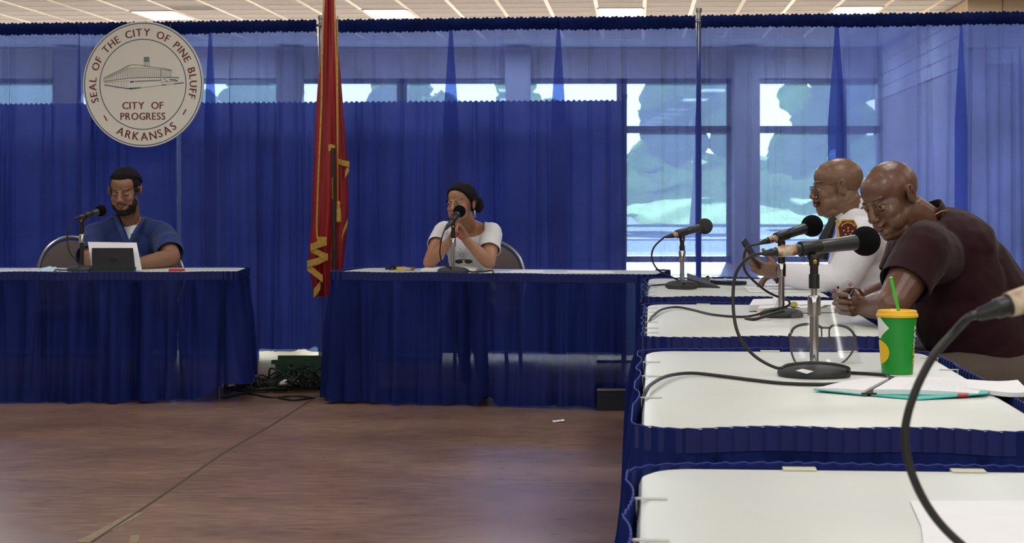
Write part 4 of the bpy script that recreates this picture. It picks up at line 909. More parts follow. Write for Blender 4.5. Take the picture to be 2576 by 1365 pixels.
# ------------------------------------------------------------------ on the woman's table
def TYW(x, y): return TY(x, y, 0)
ps = [P(1058, 683, 10.7), P(1225, 683, 10.7), P(1235, 672, 11.0), P(1070, 670, 11.0)]
sheet('paper_pad', [(1058, 684), (1185, 684), (1215, 678), (1080, 677)], 'pad of white papers under the sunglasses before the woman', cat='papers', t=.018)
sheet('paper_sheet', [(1275, 687), (1370, 687), (1365, 680), (1290, 680)], 'white sheet right of the woman on her table', t=.002, lines=3)
sheet('paper_sheet', [(1420, 687), (1545, 688), (1540, 682), (1430, 681)], 'white sheet towards the empty end of the table with the woman', t=.002, lines=0)
sg = thing('sunglasses', 'dark sunglasses resting on the pad before the woman', 'sunglasses', P(1165, 670, 11.0)); M_lens = mat('dark_lens', (12, 12, 14), .12)
for xx in (1155, 1178):
    obj('lens', MB().prism([P(xx+10*math.cos(a), 657+6.2*math.sin(a)*(1 if math.sin(a) > 0 else .8), 10.98) for a in np.linspace(0, 6.2832, 17)[:-1]], (0, 1, 0), .004), M_lens, sg)
obj('bridge', MB().tube([P(1162, 653, 10.975), P(1167, 652, 10.97), P(1171, 653, 10.975)], .003, 6), M_lens, sg)
for xx in (1145, 1188): obj('temple_arm', MB().tube([P(xx, 655, 10.98), P(xx, 662, 11.08), P(xx, 666, 11.12)], .0025, 6), M_lens, sg)
kk = P(1000, 682, 10.95); kk.z = TZ
kr = thing('key_bunch', 'black lanyard and keys with a tan tag left of the woman', 'keys', kk); rn = random.Random(4); lz = MB()
pts = [kk+V((-.075+.09*rn.random(), rn.uniform(-.04, .04), .006+.03*rn.random())) for _ in range(16)]; lz.tube(spline(pts, 5), .0042, 6); obj('lanyard', lz, M_blackm, kr)
obj('tan_tag', MB().box(kk+V((.022, -.02, .014)), (.055, .03, .022), .3), mat('tan_tag', (204, 170, 96), .6), kr, smooth=False)
obj('metal_clasp', MB().tube([kk+V((.045, -.02, .014)), kk+V((.078, -.02, .014))], [.011, .009], 10), M_silver, kr)
obj('brass_key', MB().lathe([(.012, -.004), (.014, 0), (.012, .004)], kk+V((.088, -.02, .013)), 14, Matrix.Rotation(R(60), 3, 'X')), M_brass, kr)
# ------------------------------------------------------------------ banquet chairs
M_vinyl = mat('grey_brown_upholstery', (92, 80, 80), .7, bump=.2, bscale=200); M_chf = mat('grey_metal_frame', (176, 174, 172), .3, .9); M_navyv = mat('dark_grey_upholstery', (36, 38, 46), .7)
def chair(name, c, rz, lab, um=M_vinyl, fm=M_chf, tall=.86, w=.46):
    t = thing(name, lab, 'chair', (c[0], c[1], 0), rz, 'banquet chairs')
    # local: sitter faces -Y; backrest at +Y
    st_ = MB(); st_.v = []; N = 32
    for k, (s_, z) in enumerate(((.9, .40), (1, .42), (1, .465), (.93, .485), (.6, .495))):
        for i in range(N):
            a = 2*math.pi*i/N; cx_s = math.copysign(abs(math.cos(a))**.5, math.cos(a)); sy_s = math.copysign(abs(math.sin(a))**.5, math.sin(a)); st_.v.append((cx_s*.225*s_, sy_s*.225*s_, z))
    for k in range(4):
        for i in range(N): st_.f.append((k*N+i, k*N+(i+1) % N, (k+1)*N+(i+1) % N, (k+1)*N+i)); st_.mi.append(0)
    st_.f += [tuple(range(4*N, 5*N)), tuple(range(N-1, -1, -1))]; st_.mi += [0, 0]
    obj('seat', st_, um, t, local=True)
    def outline(s_=1.0, y=0.0):
        pts = []
        for i in range(41):
            a = math.pi*i/40; x = math.cos(a)*w/2*s_; z = .60+(tall-.60)*s_*math.sin(a)**.75; pts.append(V((x, .235+.06*(z-.45)/.4+y, z)))
        return pts
    bp = outline(.93); bk_ = MB(); base = [V((-.19, .235, .50)), V((.19, .235, .50))]; poly = [base[1]]+bp+[base[0]]
    k = len(poly); bk_.v = [tuple(p+V((0, -.03, 0))) for p in poly]+[tuple(p+V((0, .02, 0))) for p in poly]; cen = sum(poly, V((0, 0, 0)))/k
    bk_.v += [tuple(cen+V((0, -.05, 0))), tuple(cen+V((0, .025, 0)))]
    for i in range(k): j = (i+1) % k; bk_.f += [(i, j, 2*k), (k+j, k+i, 2*k+1), (i, k+i, k+j, j)]; bk_.mi += [0]*3
    obj('backrest', bk_, um, t, local=True)
    fr_ = MB(); fp = [V((w/2-.03, .235, .44))]+outline(1.0)+[V((-w/2+.03, .235, .44))]; fr_.tube(fp, .012, 8); obj('back_frame', fr_, fm, t, local=True)
    for sx_ in (-1, 1):
        obj('leg', MB().tube([(sx_*.20, .235, .46), (sx_*.215, .27, 0)], .012, 8), fm, t, local=True)
        obj('leg', MB().tube([(sx_*.19, -.19, .42), (sx_*.215, -.22, 0)], .012, 8), fm, t, local=True)
    return t
ce = P(184, 680, 11.9); chair('banquet_chair', (ce.x, 11.78), R(10), 'empty grey brown round backed chair at the left table', tall=.905, w=.42)
cw = P(1228, 680, 11.75); chair('banquet_chair', (P(1208, 0, 11.75).x, 11.62), R(-10), 'grey brown round backed chair on which the woman sits', tall=.885, w=.47)
cm = P(322, 680, 11.9); chair('banquet_chair', (P(352, 0, 12).x, 12.02), 0, 'chair hidden behind the bearded man', tall=.86)
chair('banquet_chair', (1.98, 6.85), R(-94), 'dark upholstered chair behind the back of the man in maroon', um=M_navyv, tall=.90)
chair('banquet_chair', (1.86, 9.0), R(-90), 'chair under the man in the white shirt', um=M_navyv, tall=.84)
# ------------------------------------------------------------------ cables and crate in the gap, case under the table
gc = V(((735-CX)*11.35/F, 11.45, 0)); M_crate = mat('green_crate', (26, 62, 44), .6)
cr = thing('green_crate', 'dark green crate half hidden behind the skirted table in the gap', 'crate', gc+V((.08, .12, 0)))
g0 = gc+V((.08, .12, 0)); cm_ = MB(); cm_.box(g0+V((0, 0, .035)), (.42, .3, .07)); cm_.box(g0+V((0, .14, .09)), (.42, .02, .18)); obj('crate_body', cm_, M_crate, cr, smooth=False)
for i in range(6): obj('slat', MB().box(g0+V((-.18+.07*i, -.14, .11)), (.022, .014, .09)), M_crate, cr, smooth=False)
obj('rim', MB().box(g0+V((0, -.14, .165)), (.43, .02, .025)), M_crate, cr, smooth=False)
cl_ = thing('cable_pile', 'heap of tangled dark cables on the floor in the gap', 'cables', gc)
rn = random.Random(11); hp = MB()
for k in range(30):
    c0 = gc+V((rn.uniform(-.24, .16), rn.uniform(-.22, .0), 0)); r0 = rn.uniform(.06, .17); a0 = rn.random()*6; hz = max(.0, .17*(1-abs(c0.x-gc.x-.06)/.34)); til = rn.uniform(-.5, .5)
    pts = [c0+V((r0*math.cos(a+a0)*(1+.15*math.sin(3*a)), r0*.5*math.sin(a+a0), max(.006, .01+hz*rn.uniform(.35, 1)*(.55+.45*math.sin(a*2+k))))) for a in np.linspace(0, 5.6, 12)]
    hp.tube(spline(pts, 4), .0055, 6)
tag(obj('cable_loops', hp, mat('dark_green_cable', (20, 26, 20), .5), cl_, angle=180), kind='stuff')
for k, (dx, dz) in enumerate(((-.06, .045), (.0, .07))):
    obj('plug', MB().lathe([(.010, 0), (.016, .01), (.016, .04), (.011, .05)], gc+V((dx, -.2, dz)), 14, Matrix.Rotation(R(60+40*k), 3, 'Y')), M_paper if k == 0 else mat('blue_grey_plug', (90, 120, 124), .5), cl_)
for k, pts in enumerate(([(560, 1003), (620, 992), (680, 1001), (745, 998), (790, 1003)], [(700, 1003), (740, 1008), (790, 1002)])):
    cable('floor_cable', [floor_px(x, y)+V((0, 0, .006)) for x, y in pts], .006, ['long black cable lying on the floor in front of the cable heap', 'short black cable lying nearest on the floor by the skirt'][k], 'cables on the floor')
kc = floor_px(1545, 1036)+V((.12, .22, 0)); M_rc = mat('dark_road_case', (28, 36, 52), .6)
rcs = thing('equipment_case', 'dark equipment case on the floor under the right end of the table with the woman', 'case', kc)
obj('case_body', MB().box(kc+V((0, 0, .06)), (.42, .3, .12)), M_rc, rcs, smooth=False); obj('metal_edge', MB().box(kc+V((0, -.152, .115)), (.42, .008, .012)), M_silver, rcs, smooth=False)
sc0 = floor_px(1405, 1060); tag(obj('paper_scrap', MB().grid(lambda u, v: sc0+V((-.03+.06*u, -.03+.06*v, .002+.008*noise.noise(V((u*3, v*3, 1)))+.006*u)), 6, 6), M_paper, loc=sc0), 'tiny white paper scrap on the brown floor', 'scrap')
# ------------------------------------------------------------------ people
def eval_mesh(mb, voxel=None, smooth=0, fac=.5, solid=0):
    me = bpy.data.meshes.new('t'); me.from_pydata(mb.v, [], mb.f) if isinstance(mb, MB) else None
    if not isinstance(mb, MB): me = mb
    o = bpy.data.objects.new('t', me); COL.objects.link(o)
    if voxel:
        m = o.modifiers.new('r', 'REMESH'); m.mode = 'VOXEL'; m.voxel_size = voxel; m.adaptivity = 0
    if smooth:
        m = o.modifiers.new('s', 'SMOOTH'); m.iterations = smooth; m.factor = fac
    if solid:
        m = o.modifiers.new('k', 'SOLIDIFY'); m.thickness = solid; m.offset = 0
    dg = bpy.context.evaluated_depsgraph_get(); dg.update()
    r = bpy.data.meshes.new_from_object(o.evaluated_get(dg)); bpy.data.objects.remove(o); bpy.data.meshes.remove(me); return r
def skin_obj(name, me, m, parent):
    me.polygons.foreach_set('use_smooth', [True]*len(me.polygons)); return obj(name, me, m, parent, fix=False)
def head_parts(mb, H, M, s, fat=0., female=False, closed=False, nose=1.0):
    def e(c, r, rot=None):
        c = V(c)*s; r = [q*s for q in r]; Mm = M @ rot if rot is not None else M
        mb.ell(V(H)+M@c, r, Mm, sub=3)
    def c(a, ra, b, rb): mb.cone(V(H)+M@(V(a)*s), ra*s, V(H)+M@(V(b)*s), rb*s)
    w = .94 if female else 1.0
    e((0, .014, .036), (.076*w, .098, .082)); e((0, -.02, .045), (.068*w, .072, .062)); e((0, -.032, -.018), (.061*w+fat*.2, .056, .084))
    e((0, -.018, -.055), (.056*w+fat*.6, .055+fat*.2, .045+fat*.2)); e((0, -.048, -.078), (.040*w+fat*.5, .038, .030)); e((0, -.076, -.098), (.020, .016, .016))
    if fat: e((0, -.030, -.098), (.045+fat*.3, .050, .02+fat*.5))
    for k in (-1, 1):
        e((k*.036*w, -.058, -.028), (.026, .023+fat*.1, .028)); e((k*.034*w, -.050, -.058), (.026+fat*.15, .028+fat*.15, .034+fat*.2))
        e((k*.026*w, -.079, .0215), (.022, .0145, .0085), Matrix.Rotation(k*R(22), 3, 'Z') @ Matrix.Rotation(k*R(-8), 3, 'Y'))
        if closed: e((k*.031, -.0795, .001), (.0165, .0120, .0095))
        else: e((k*.031, -.0797, .0070), (.0172, .0127, .0056)); e((k*.031, -.0780, -.0080), (.0150, .0110, .0044))
        e((k*.0135, -.101, -.034), (.0088*nose, .010, .0080)); 
        e((k*.079*w, .012, -.004), (.006, .018, .031), Matrix.Rotation(k*R(22), 3, 'Z') @ Matrix.Rotation(R(-12), 3, 'X'))
        e((k*.086*w, .020, .012), (.005, .012, .014), Matrix.Rotation(k*R(35), 3, 'Z'))
        ep = [V((k*(.078*w+.014*(.5+.5*math.sin(a-.6))), .010+.017*math.cos(a), -.002+.030*math.sin(a))) for a in np.linspace(R(-70), R(215), 9)]
        for a_, b_ in zip(ep, ep[1:]): c(a_, .0050, b_, .0050)
    c((0, -.086, .014), .0090, (0, -.101, -.020), .0125); e((0, -.105, -.029), (.0150*nose, .0135, .0118))
    e((0, -.090, -.052), (.024, .012, .010)); e((0, -.0960, -.0450), (.011, .0085, .009)); e((0, -.0985, -.0565), (.022, .0085, .0052)); e((0, -.0965, -.068), (.0190, .0090, .0062))
    e((0, -.084, -.084), (.020, .012, .012))
def skin_mat(name, rgb, rough=.48, var=.18):
    return mat(name, rgb, rough, var=var, vscale=11, bump=.08, bscale=140, spec=.55)
def eyes(p, H, M, s, gaze=(0, -1, 0)):
    for k in (-1, 1):
        c = V(H)+M@(V((k*.031, -.0775, 0))*s); g = (M@V(gaze)).normalized()
        e = obj('eye', MB().ell(c, .0122*s, sub=3), mat('eye_white', (150, 136, 126), .3), p, angle=180)
        obj('iris', MB().ell(c+g*.0078*s, .0062*s, sub=2), mat('dark_iris', (26, 16, 12), .1), e, angle=180)
def shell(me, M, H, s, fn, h, name, m, parent, nz=0, nsc=90):
    """a layer grown out of the body's own surface where fn(local head point) > 0 (hair, beard, brows, lips)"""
    Mi = M.inverted(); H = V(H); n = len(me.vertices); co = np.empty(n*3, 'f'); me.vertices.foreach_get('co', co); co = co.reshape(-1, 3); T0 = WM[parent].translation; co = co+np.array(T0)
    loc = (co-np.array(H)) @ np.array(Mi).T/s; w = fn(loc[:, 0], loc[:, 1], loc[:, 2]); keep = w > 0
    nr = np.empty(n*3, 'f'); me.vertices.foreach_get('normal', nr); nr = nr.reshape(-1, 3)
    fs = [tuple(p.vertices) for p in me.polygons if all(keep[i] for i in p.vertices)]
    used = sorted({i for f in fs for i in f}); mp = {v: i for i, v in enumerate(used)}; mb = MB(); vs = []
    for i in used:
        d = -.0012+(h+.0012)*min(1, float(w[i]))
        if nz: d += nz*noise.noise(V(co[i])*nsc)*min(1, float(w[i]))
        vs.append(tuple(V(co[i])+V(nr[i])*d))
    mb.v = vs; mb.f = [tuple(mp[i] for i in f) for f in fs]; mb.mi = [0]*len(fs)
    return obj(name, mb, m, parent, angle=180, fix=False)
def hand(mb, w, d, n, flip=1, s=1.0, curl=(.6, .7, .8, .9), spread=.10, thumb=(.75, .5, .3), curl2=1.0):
    """w wrist, d direction of the hand, n the way the palm faces, flip +1/-1: which side the thumb leaves"""
    d = V(d).normalized(); n = V(n); n = (n-d*n.dot(d)).normalized(); sd_ = d.cross(n)*flip; w = V(w); tips = []
    Mx = Matrix((sd_, d, n)).transposed()
    mb.ell(w+d*.045*s, (.040*s, .048*s, .0165*s), Mx); mb.ell(w+d*.02*s, (.030*s, .03*s, .018*s), Mx); mb.ell(w+d*.035*s-sd_*(-.024*s)+n*.008*s, (.018*s, .030*s, .014*s), Mx)
    for i in range(4):
        off = (.029-.0192*i)*s; L = [.044, .048, .045, .036][i]*s; b = w+d*(.082-.003*(i == 3)-.002*(i == 0))*s+sd_*off; a = 0; dd = (d+sd_*(spread*(1.5-i)/1.5)).normalized()
        r = .0092*s; mb.cone(w+d*.045*s+sd_*off*.8, .011*s, b, r)
        for j in range(3):
            a += curl[i]*(1.0 if j < 2 else .7)*(curl2 if j else 1); q = dd*math.cos(a)+n*math.sin(a); e_ = b+q*L*[1, .68, .55][j]; mb.cone(b, r, e_, r*.90); b = e_; r *= .90
        tips.append((b, q))
    b = w+d*.022*s+sd_*.026*s+n*.004*s; t1 = (d*thumb[0]+sd_*thumb[1]+n*thumb[2]).normalized(); e1 = b+t1*.040*s; mb.cone(b, .0150*s, e1, .0112*s)
    t2 = (t1+n*.35+d*.3).normalized(); e2 = e1+t2*.030*s; mb.cone(e1, .0112*s, e2, .0098*s); t3 = (t2+n*.3).normalized(); e3 = e2+t3*.020*s; mb.cone(e2, .0098*s, e3, .0085*s); tips.append((e3, t3))
    return tips
def arm(mb, J, k, e=0., upto=1.0, s=1.0):
    sh, el, wr = V(J['sh'+k]), V(J['el'+k]), V(J['wr'+k]); a = J.get('armr', (.062, .052, .043, .045, .029))
    m1 = sh.lerp(el, .45); mb.cone(sh, a[0]+e, m1, a[1]+e+.003); mb.cone(m1, a[1]+e+.003, el, a[2]+e*1.3)
    if upto >= 1: m2 = el.lerp(wr, .32); mb.cone(el, a[2]+e, m2, a[3]+e); mb.cone(m2, a[3]+e, wr, a[4]+e)
def torso(mb, J, e=0.):
    lat = (V(J['shR'])-V(J['shL'])).normalized(); up = (V(J['neck'])-V(J['belly'])).normalized(); fr = lat.cross(up).normalized(); up = fr.cross(lat).normalized()*-1
    if up.z < 0: up = -up
    Mx = Matrix((lat, fr, up)).transposed(); sp = (V(J['shR'])-V(J['shL'])).length/2
    for key, r in (('chest', J['r_chest']), ('belly', J['r_belly']), ('pelvis', J['r_pelvis'])):
        mb.ell(J[key], [q+e for q in r], Mx, sub=3)
    mb.ell(V(J['chest']).lerp(V(J['belly']), .5), [(a+b)/2+e for a, b in zip(J['r_chest'], J['r_belly'])], Mx, sub=3)
    mb.ell(V(J['pelvis']).lerp(V(J['belly']), .5), [(a+b)/2+e for a, b in zip(J['r_pelvis'], J['r_belly'])], Mx, sub=3)
    nk = V(J['neck']); r0 = J.get('armr', (.062,))[0]
    for k in 'LR':
        sh = V(J['sh'+k]); mb.cone(nk+(sh-nk)*.2-up*.035, .062+e, sh, r0+e); mb.cone(V(J['chest'])+up*.03+(sh-nk)*.35, .085+e, sh, r0+e)
        mb.cone(nk+up*.02, .045+e*.6, nk+(sh-nk)*.72+up*.012, .032+e)
    mb.ell(nk-up*.05, (sp*.62+e, .075+e, .07+e), Mx, sub=3)
def neck(mb, J, r=.056, e=0., head=.0):
    H = V(J['head']); M = J['M']; a = H+M@(V((0, .018, -.055))*J['s']); mb.cone(a, r+e, V(J['neck'])-V((0, 0, .02)), r*1.08+e)
def body(J, parent, skin, voxel, hands, headkw):
    mb = MB(); torso(mb, J); neck(mb, J, J.get('neckr', .056))
    for k in 'LR': arm(mb, J, k)
    head_parts(mb, J['head'], J['M'], J['s'], **headkw); tips = [hand(mb, *h[0], **h[1]) for h in hands]
    me = eval_mesh(mb, voxel, int(9*(.0034/voxel)**2)+1, .5); skin_obj('body', me, skin, parent); return me, tips
def garment(name, mb, voxel, planes, drop, m, parent, wrinkle=.004, wsc=9, solid=.004, smooth=6, stretch=(1, 1, .6), wfn=None):
    me = eval_mesh(mb, voxel, smooth, .6); bm = bmesh.new(); bm.from_mesh(me); bpy.data.meshes.remove(me)
    bm.normal_update()
    for v in bm.verts:
        p = V((v.co.x*stretch[0], v.co.y*stretch[1], v.co.z*stretch[2])); q = noise.noise(p*wsc)+.5*noise.noise(p*wsc*2.3+V((3, 1, 2))); rid = (1-abs(noise.noise(p*wsc*.8+V((9, 2, 4)))*2))**2
        v.co += v.normal*(wrinkle*(q+rid*.8)*(wfn(v.co) if wfn else 1))
    for co, no, reg in planes:
        co, no = V(co), V(no); fs = [f for f in bm.faces if (f.calc_center_median()-V(reg[0])).length < reg[1]]
        es = {e for f in fs for e in f.edges}; vs = {v for f in fs for v in f.verts}
        bmesh.ops.bisect_plane(bm, geom=list(vs)+list(es)+fs, plane_co=co, plane_no=no, dist=1e-5)
    dl = [f for f in bm.faces if drop(f.calc_center_median())]; bmesh.ops.delete(bm, geom=dl, context='FACES')
    bd = [v for v in bm.verts if any(e.is_boundary for e in v.link_edges)]
    for it in range(14):
        new = {}
        for v in bd:
            q = [e.other_vert(v).co for e in v.link_edges if e.is_boundary]
            if len(q) == 2: new[v] = v.co*.5+(q[0]+q[1])*.25
        for v, c in new.items(): v.co = c
    me = bpy.data.meshes.new(name); bm.to_mesh(me); bm.free()
    if solid: me = eval_mesh(me, None, 0, 0, solid)
    return skin_obj(name, me, m, parent)
def legs(name, m, parent, hips, knees, ankles, r=(.085, .062, .045), voxel=.011):
    mb = MB()
    for h, k, a in zip(hips, knees, ankles): mb.cone(h, r[0], k, r[1]); mb.cone(k, r[1], a, r[2])
    mb.cone(hips[0], r[0]+.01, hips[1], r[0]+.01); return skin_obj(name, eval_mesh(mb, voxel, 4), m, parent)
def shoe(parent, a, d, m, lab=None):
    a = V(a); d = V(d).normalized(); mb = MB(); mb.ell(a-V((0, 0, .03)), (.042, .042, .045)); mb.cone(a-V((0, 0, .055)), .035, a+d*.14-V((0, 0, .065)), .036); mb.ell(a+d*.15-V((0, 0, .066)), .038)
    o = skin_obj('shoe', eval_mesh(mb, .008, 3), m, parent); return o
RX = lambda a: Matrix.Rotation(R(a), 3, 'X')
RY = lambda a: Matrix.Rotation(R(a), 3, 'Y')
RZ = lambda a: Matrix.Rotation(R(a), 3, 'Z')
M_hair = mat('black_hair', (22, 18, 17), .75, bump=1, bscale=260, spec=.3, var=.3, vscale=80); M_brow = mat('dark_brow', (52, 36, 30), .9); M_beard = mat('dark_beard', (34, 26, 23), .9, bump=1, bscale=300)
sst = lambda a, b, x: np.clip((x-a)/(b-a), 0, 1)
def brow_fn(up=.0, sc_=1.0):
    def f(x, y, z):
        ax = np.abs(x); zc = .0245+up+.10*np.clip(ax-.018, 0, 1)-2.2*np.clip(ax-.034, 0, 1)**1.5
        return np.minimum(sst(0, .0022, .0042*sc_-np.abs(z-zc)), np.minimum(sst(0, .004, ax-.012), sst(0, .006, .052-ax)))*(y < -.045)
    return f
def lip_fn(x, y, z):
    ax = np.abs(x); return sst(0, .002, .0095*np.sqrt(np.clip(1-(ax/.0245)**2, 0, 1))-np.abs(z+.0620))*(y < -.070)
def cloth_mat(name, rgb, **k): return mat(name, rgb, .85, var=k.pop('var', .15), vscale=5, bump=k.pop('bump', .25), bscale=k.pop('bs', 220), spec=.2, **k)
M_darkp = cloth_mat('dark_trousers', (34, 36, 48)); M_shoe = mat('black_shoe', (20, 20, 22), .4)
# ---- bearded man in navy
D1 = 11.72
sk1 = skin_mat('brown_skin_warm', (146, 104, 80))
man1 = thing('person', 'person with dark beard and flat top hair in navy shirt at the tablet', 'person', (P(322, 0, D1).x, D1+.1, 0))
J = dict(head=P(315, 481, 11.62), M=RY(-1) @ RZ(-7) @ RX(12), s=1.13, neck=P(323, 556, 11.74), shL=P(240, 596, D1), shR=P(408, 594, D1), chest=P(324, 628, D1+.03), belly=P(324, 700, D1+.03), pelvis=P(324, 770, D1+.1),
         elL=P(222, 658, 11.50), elR=P(433, 648, 11.48), wrL=P(262, 668, 11.22), wrR=P(340, 666, 11.20), r_chest=(.19, .125, .16), r_belly=(.18, .15, .16), r_pelvis=(.18, .14, .13), armr=(.068, .064, .052, .054, .034), neckr=.070)
me, _ = body(J, man1, sk1, .0036, [((J['wrL'], (1, -.35, -.1), (0, .1, -1)), dict(flip=-1, curl=(.3, .3, .35, .4))), ((J['wrR'], (-1, -.3, -.1), (0, .1, -1)), dict(flip=1, curl=(.3, .3, .35, .4)))], dict(fat=.012, closed=True, nose=1.15))
H, M, s = J['head'], J['M'], J['s']
shell(me, M, H, s, lambda x, y, z: np.maximum(sst(0, .016, z-.078+.35*np.clip(y+.06, 0, .1)+.5*np.clip(y-.02, 0, .2)), .28*sst(0, .01, z-.022+.9*np.clip(y-.01, 0, .06))*(y > -.045))*(np.abs(x) < .077), .017, 'hair', M_hair, man1, .002)
def beard(x, y, z):
    ax = np.abs(x); side = np.minimum(sst(0, .008, ax-.060+.25*np.clip(-z-.03, 0, 1)), sst(0, .01, .025-z))*(y < .0)*sst(0, .01, y+.075+0*ax)
    chin = (ax < .05)*(y > -.115)*sst(0, .010, -.080-z+.25*np.clip(ax-.02, 0, 1))*(y < -.02)*sst(0, .012, z+.128); mous = sst(0, .003, .0045-np.abs(z+.0475+ax*.25))*(y < -.075)*(ax < .028)
    lowside = sst(0, .01, ax-.036)*sst(0, .01, -.055-z)*(y < -.032)*sst(0, .01, z+.098-.2*np.clip(y+.05, 0, .1))
    return np.maximum(np.maximum(side*(ax < .074), chin), np.maximum(mous*.35, lowside))
shell(me, M, H, s, beard, .006, 'beard', M_beard, man1, .0015)
shell(me, M, H, s, brow_fn(0, 1.1), .0008, 'eyebrows', M_brow, man1); shell(me, M, H, s, lip_fn, .0006, 'lips', skin_mat('lip_brown', (118, 74, 66), .4), man1)
shell(me, M, H, s, lambda x, y, z: sst(0, .001, .0016-np.abs(z+.0075-(np.abs(x)-.031)**2*22))*(np.abs(np.abs(x)-.031) < .014)*(y < -.06), .0012, 'lashes', M_brow, man1)
M_nv = cloth_mat('navy_shirt', (40, 58, 112), sheen=.15); M_tee = cloth_mat('white_undershirt', (222, 226, 232))
g = MB(); torso(g, J, .006); tv = P(320, 612, 11.5)
nb_ = V(J['neck'])
garment('undershirt', g, .009, [(nb_+V((0, 0, .01)), (0, -.5, 1), (nb_, .2))], lambda c: (c-nb_-V((0, 0, .01))).dot(V((0, -.5, 1))) > 0 or c.z > nb_.z+.0 or c.y > nb_.y or c.z < .78, M_tee, man1, .001, solid=.002)
g = MB(); torso(g, J, .020)
for k in 'LR': arm(g, J, k, .020, .5)
for k in 'LR': el = V(J['el'+k]); sh = V(J['sh'+k]); g.ell(sh.lerp(el, .5), (.086, .08, .08))
vb = P(319, 612, 11.5); vl = V((-.62, 0, 1)).normalized()                # V opening: between two slanting planes in front
def v_open(c):
    dx = c.x-vb.x; return c.y < nb_.y+.02 and c.z > vb.z+abs(dx)*2.1 and abs(dx) < .12
def cut1(c):
    if v_open(c): return True
    if (c-nb_).length < .16 and c.z > nb_.z+.018 and abs(c.x-nb_.x) < .09: return True
    for k in 'LR':
        sh, el = V(J['sh'+k]), V(J['el'+k]); ax = (el-sh).normalized()
        if (c-sh.lerp(el, .8)).dot(ax) > 0 and (c-el).length < .17 and abs(c.x-el.x) < .12 and c.z < .93 and (c.x < P(250, 0, 11.6).x or c.x > P(396, 0, 11.6).x): return True
    return c.z < .60
pl = [(vb, (2.1, 0, -1), (vb+V((0, 0, .12)), .25)), (vb, (-2.1, 0, -1), (vb+V((0, 0, .12)), .25)), (nb_+V((0, 0, .018)), (0, 0, 1), (nb_, .18))]
for k in 'LR':
    sh, el = V(J['sh'+k]), V(J['el'+k]); pl.append((sh.lerp(el, .8), (el-sh), (el, .2)))
garment('shirt', g, .0065, pl, cut1, M_nv, man1, .006, 8)
co = MB()                                                        # turned collar along the V
for sx_ in (-1, 1):
    q = [V((nb_.x+sx_*.055, nb_.y+.06, nb_.z+.040)), V((nb_.x+sx_*.088, nb_.y-.01, nb_.z+.018)), V((vb.x+sx_*.088, vb.y+.10, vb.z+.155)), V((vb.x+sx_*.05, vb.y+.045, vb.z+.085)), V((vb.x+sx_*.010, vb.y+.035, vb.z+.0))]
    co.ribbon(spline(q, 5), .034, .006, (sx_, -.5, .35))
obj('collar', co, M_nv, man1, angle=60)
legs('trousers', M_darkp, man1, [P(295, 775, 11.7), P(352, 775, 11.7)], [P(285, 770, 11.2)+V((0, 0, -.0)), P(362, 770, 11.2)], [P(285, 960, 11.3), P(362, 960, 11.3)])
for xx in (285, 362): p = P(xx, 965, 11.3); p.z = .09; shoe(man1, p, (0, -1, 0), M_shoe)
# ---- woman in white
sk2 = skin_mat('brown_skin_light', (170, 122, 94))
wom = thing('person', 'person with hair in a bun and white t-shirt, hands clasped at the chin', 'person', (P(1180, 0, 11.35).x, 11.4, 0))
J = dict(head=P(1161, 513, 11.08), M=RY(-3) @ RZ(-30) @ RX(-2), s=1.0, neck=P(1186, 577, 11.25), shL=P(1117, 582, 11.28), shR=P(1236, 586, 11.16), chest=P(1180, 618, 11.27), belly=P(1186, 690, 11.33), pelvis=P(1190, 770, 11.4),
         elL=P(1080, 660, 11.02), elR=P(1230, 660, 10.98), wrL=P(1132, 606, 10.96), wrR=P(1172, 603, 10.94), r_chest=(.135, .10, .14), r_belly=(.105, .10, .14), r_pelvis=(.16, .12, .11), armr=(.048, .046, .038, .040, .025), neckr=.048)
me, tips = body(J, wom, sk2, .0034, [((J['wrL'], (.50, .05, .9), (.8, -.55, -.1)), dict(flip=-1, s=.90, spread=.02, curl=(1.15, 1.2, 1.2, 1.2), thumb=(.8, .4, .3))), ((J['wrR'], (-.60, -.05, .80), (-.35, -.9, -.3)), dict(flip=1, s=.90, spread=.03, curl=(.95, 1.0, 1.0, .95), thumb=(.9, .3, .2)))], dict(female=True))
H, M, s = J['head'], J['M'], J['s']
eyes(wom, H, M, s, (-.25, -1, .12))
def hairw(x, y, z): return sst(0, .012, z-.060+1.0*(y+.062)-.0*x)*sst(0, .012, z+.030+.2*np.clip(y-.02, 0, 1))*np.where(np.abs(x) > .066, (z > .014)*1.0+(y > .034), 1.0)
shell(me, M, H, s, lambda x, y, z: np.minimum(1, hairw(x, y, z)), .012, 'hair', M_hair, wom, .001, 60)
bn = MB(); bc = V(H)+M@V((.030, .125, -.010)); bn.ell(bc, (.040, .036, .044), sub=4); bn.ell(bc+V((-.0, .0, .03)), (.030, .03, .025), sub=3)
bn.v = [tuple(V(v)+V(noise.noise_vector(V(v)*40))*.004) for v in bn.v]; obj('hair_bun', bn, M_hair, wom, angle=180)
shell(me, M, H, s, brow_fn(.002, .8), .0010, 'eyebrows', M_brow, wom); shell(me, M, H, s, lip_fn, .0008, 'lips', skin_mat('lip_red', (150, 62, 58), .35), wom)
obj('earring', MB().tube([V(H)+M@V((.083, .008, -.038)), V(H)+M@V((.084, .008, -.050)), V(H)+M@V((.084, .008, -.082))], [.002, .006, .004], 8), M_silver, wom)
M_nail = mat('coral_nail', (236, 74, 62), .25)
for hnd in tips:
    for tp, q in hnd[:4]: obj('fingernail', MB().ell(tp+q*.003+V((0, -.004, 0)), (.0045, .0045, .0058)), M_nail, wom, angle=180)
g = MB(); torso(g, J, .012)
for k in 'LR': arm(g, J, k, .013, .5)
nb2 = V(J['neck'])+V((-.005, -.07, -.045))
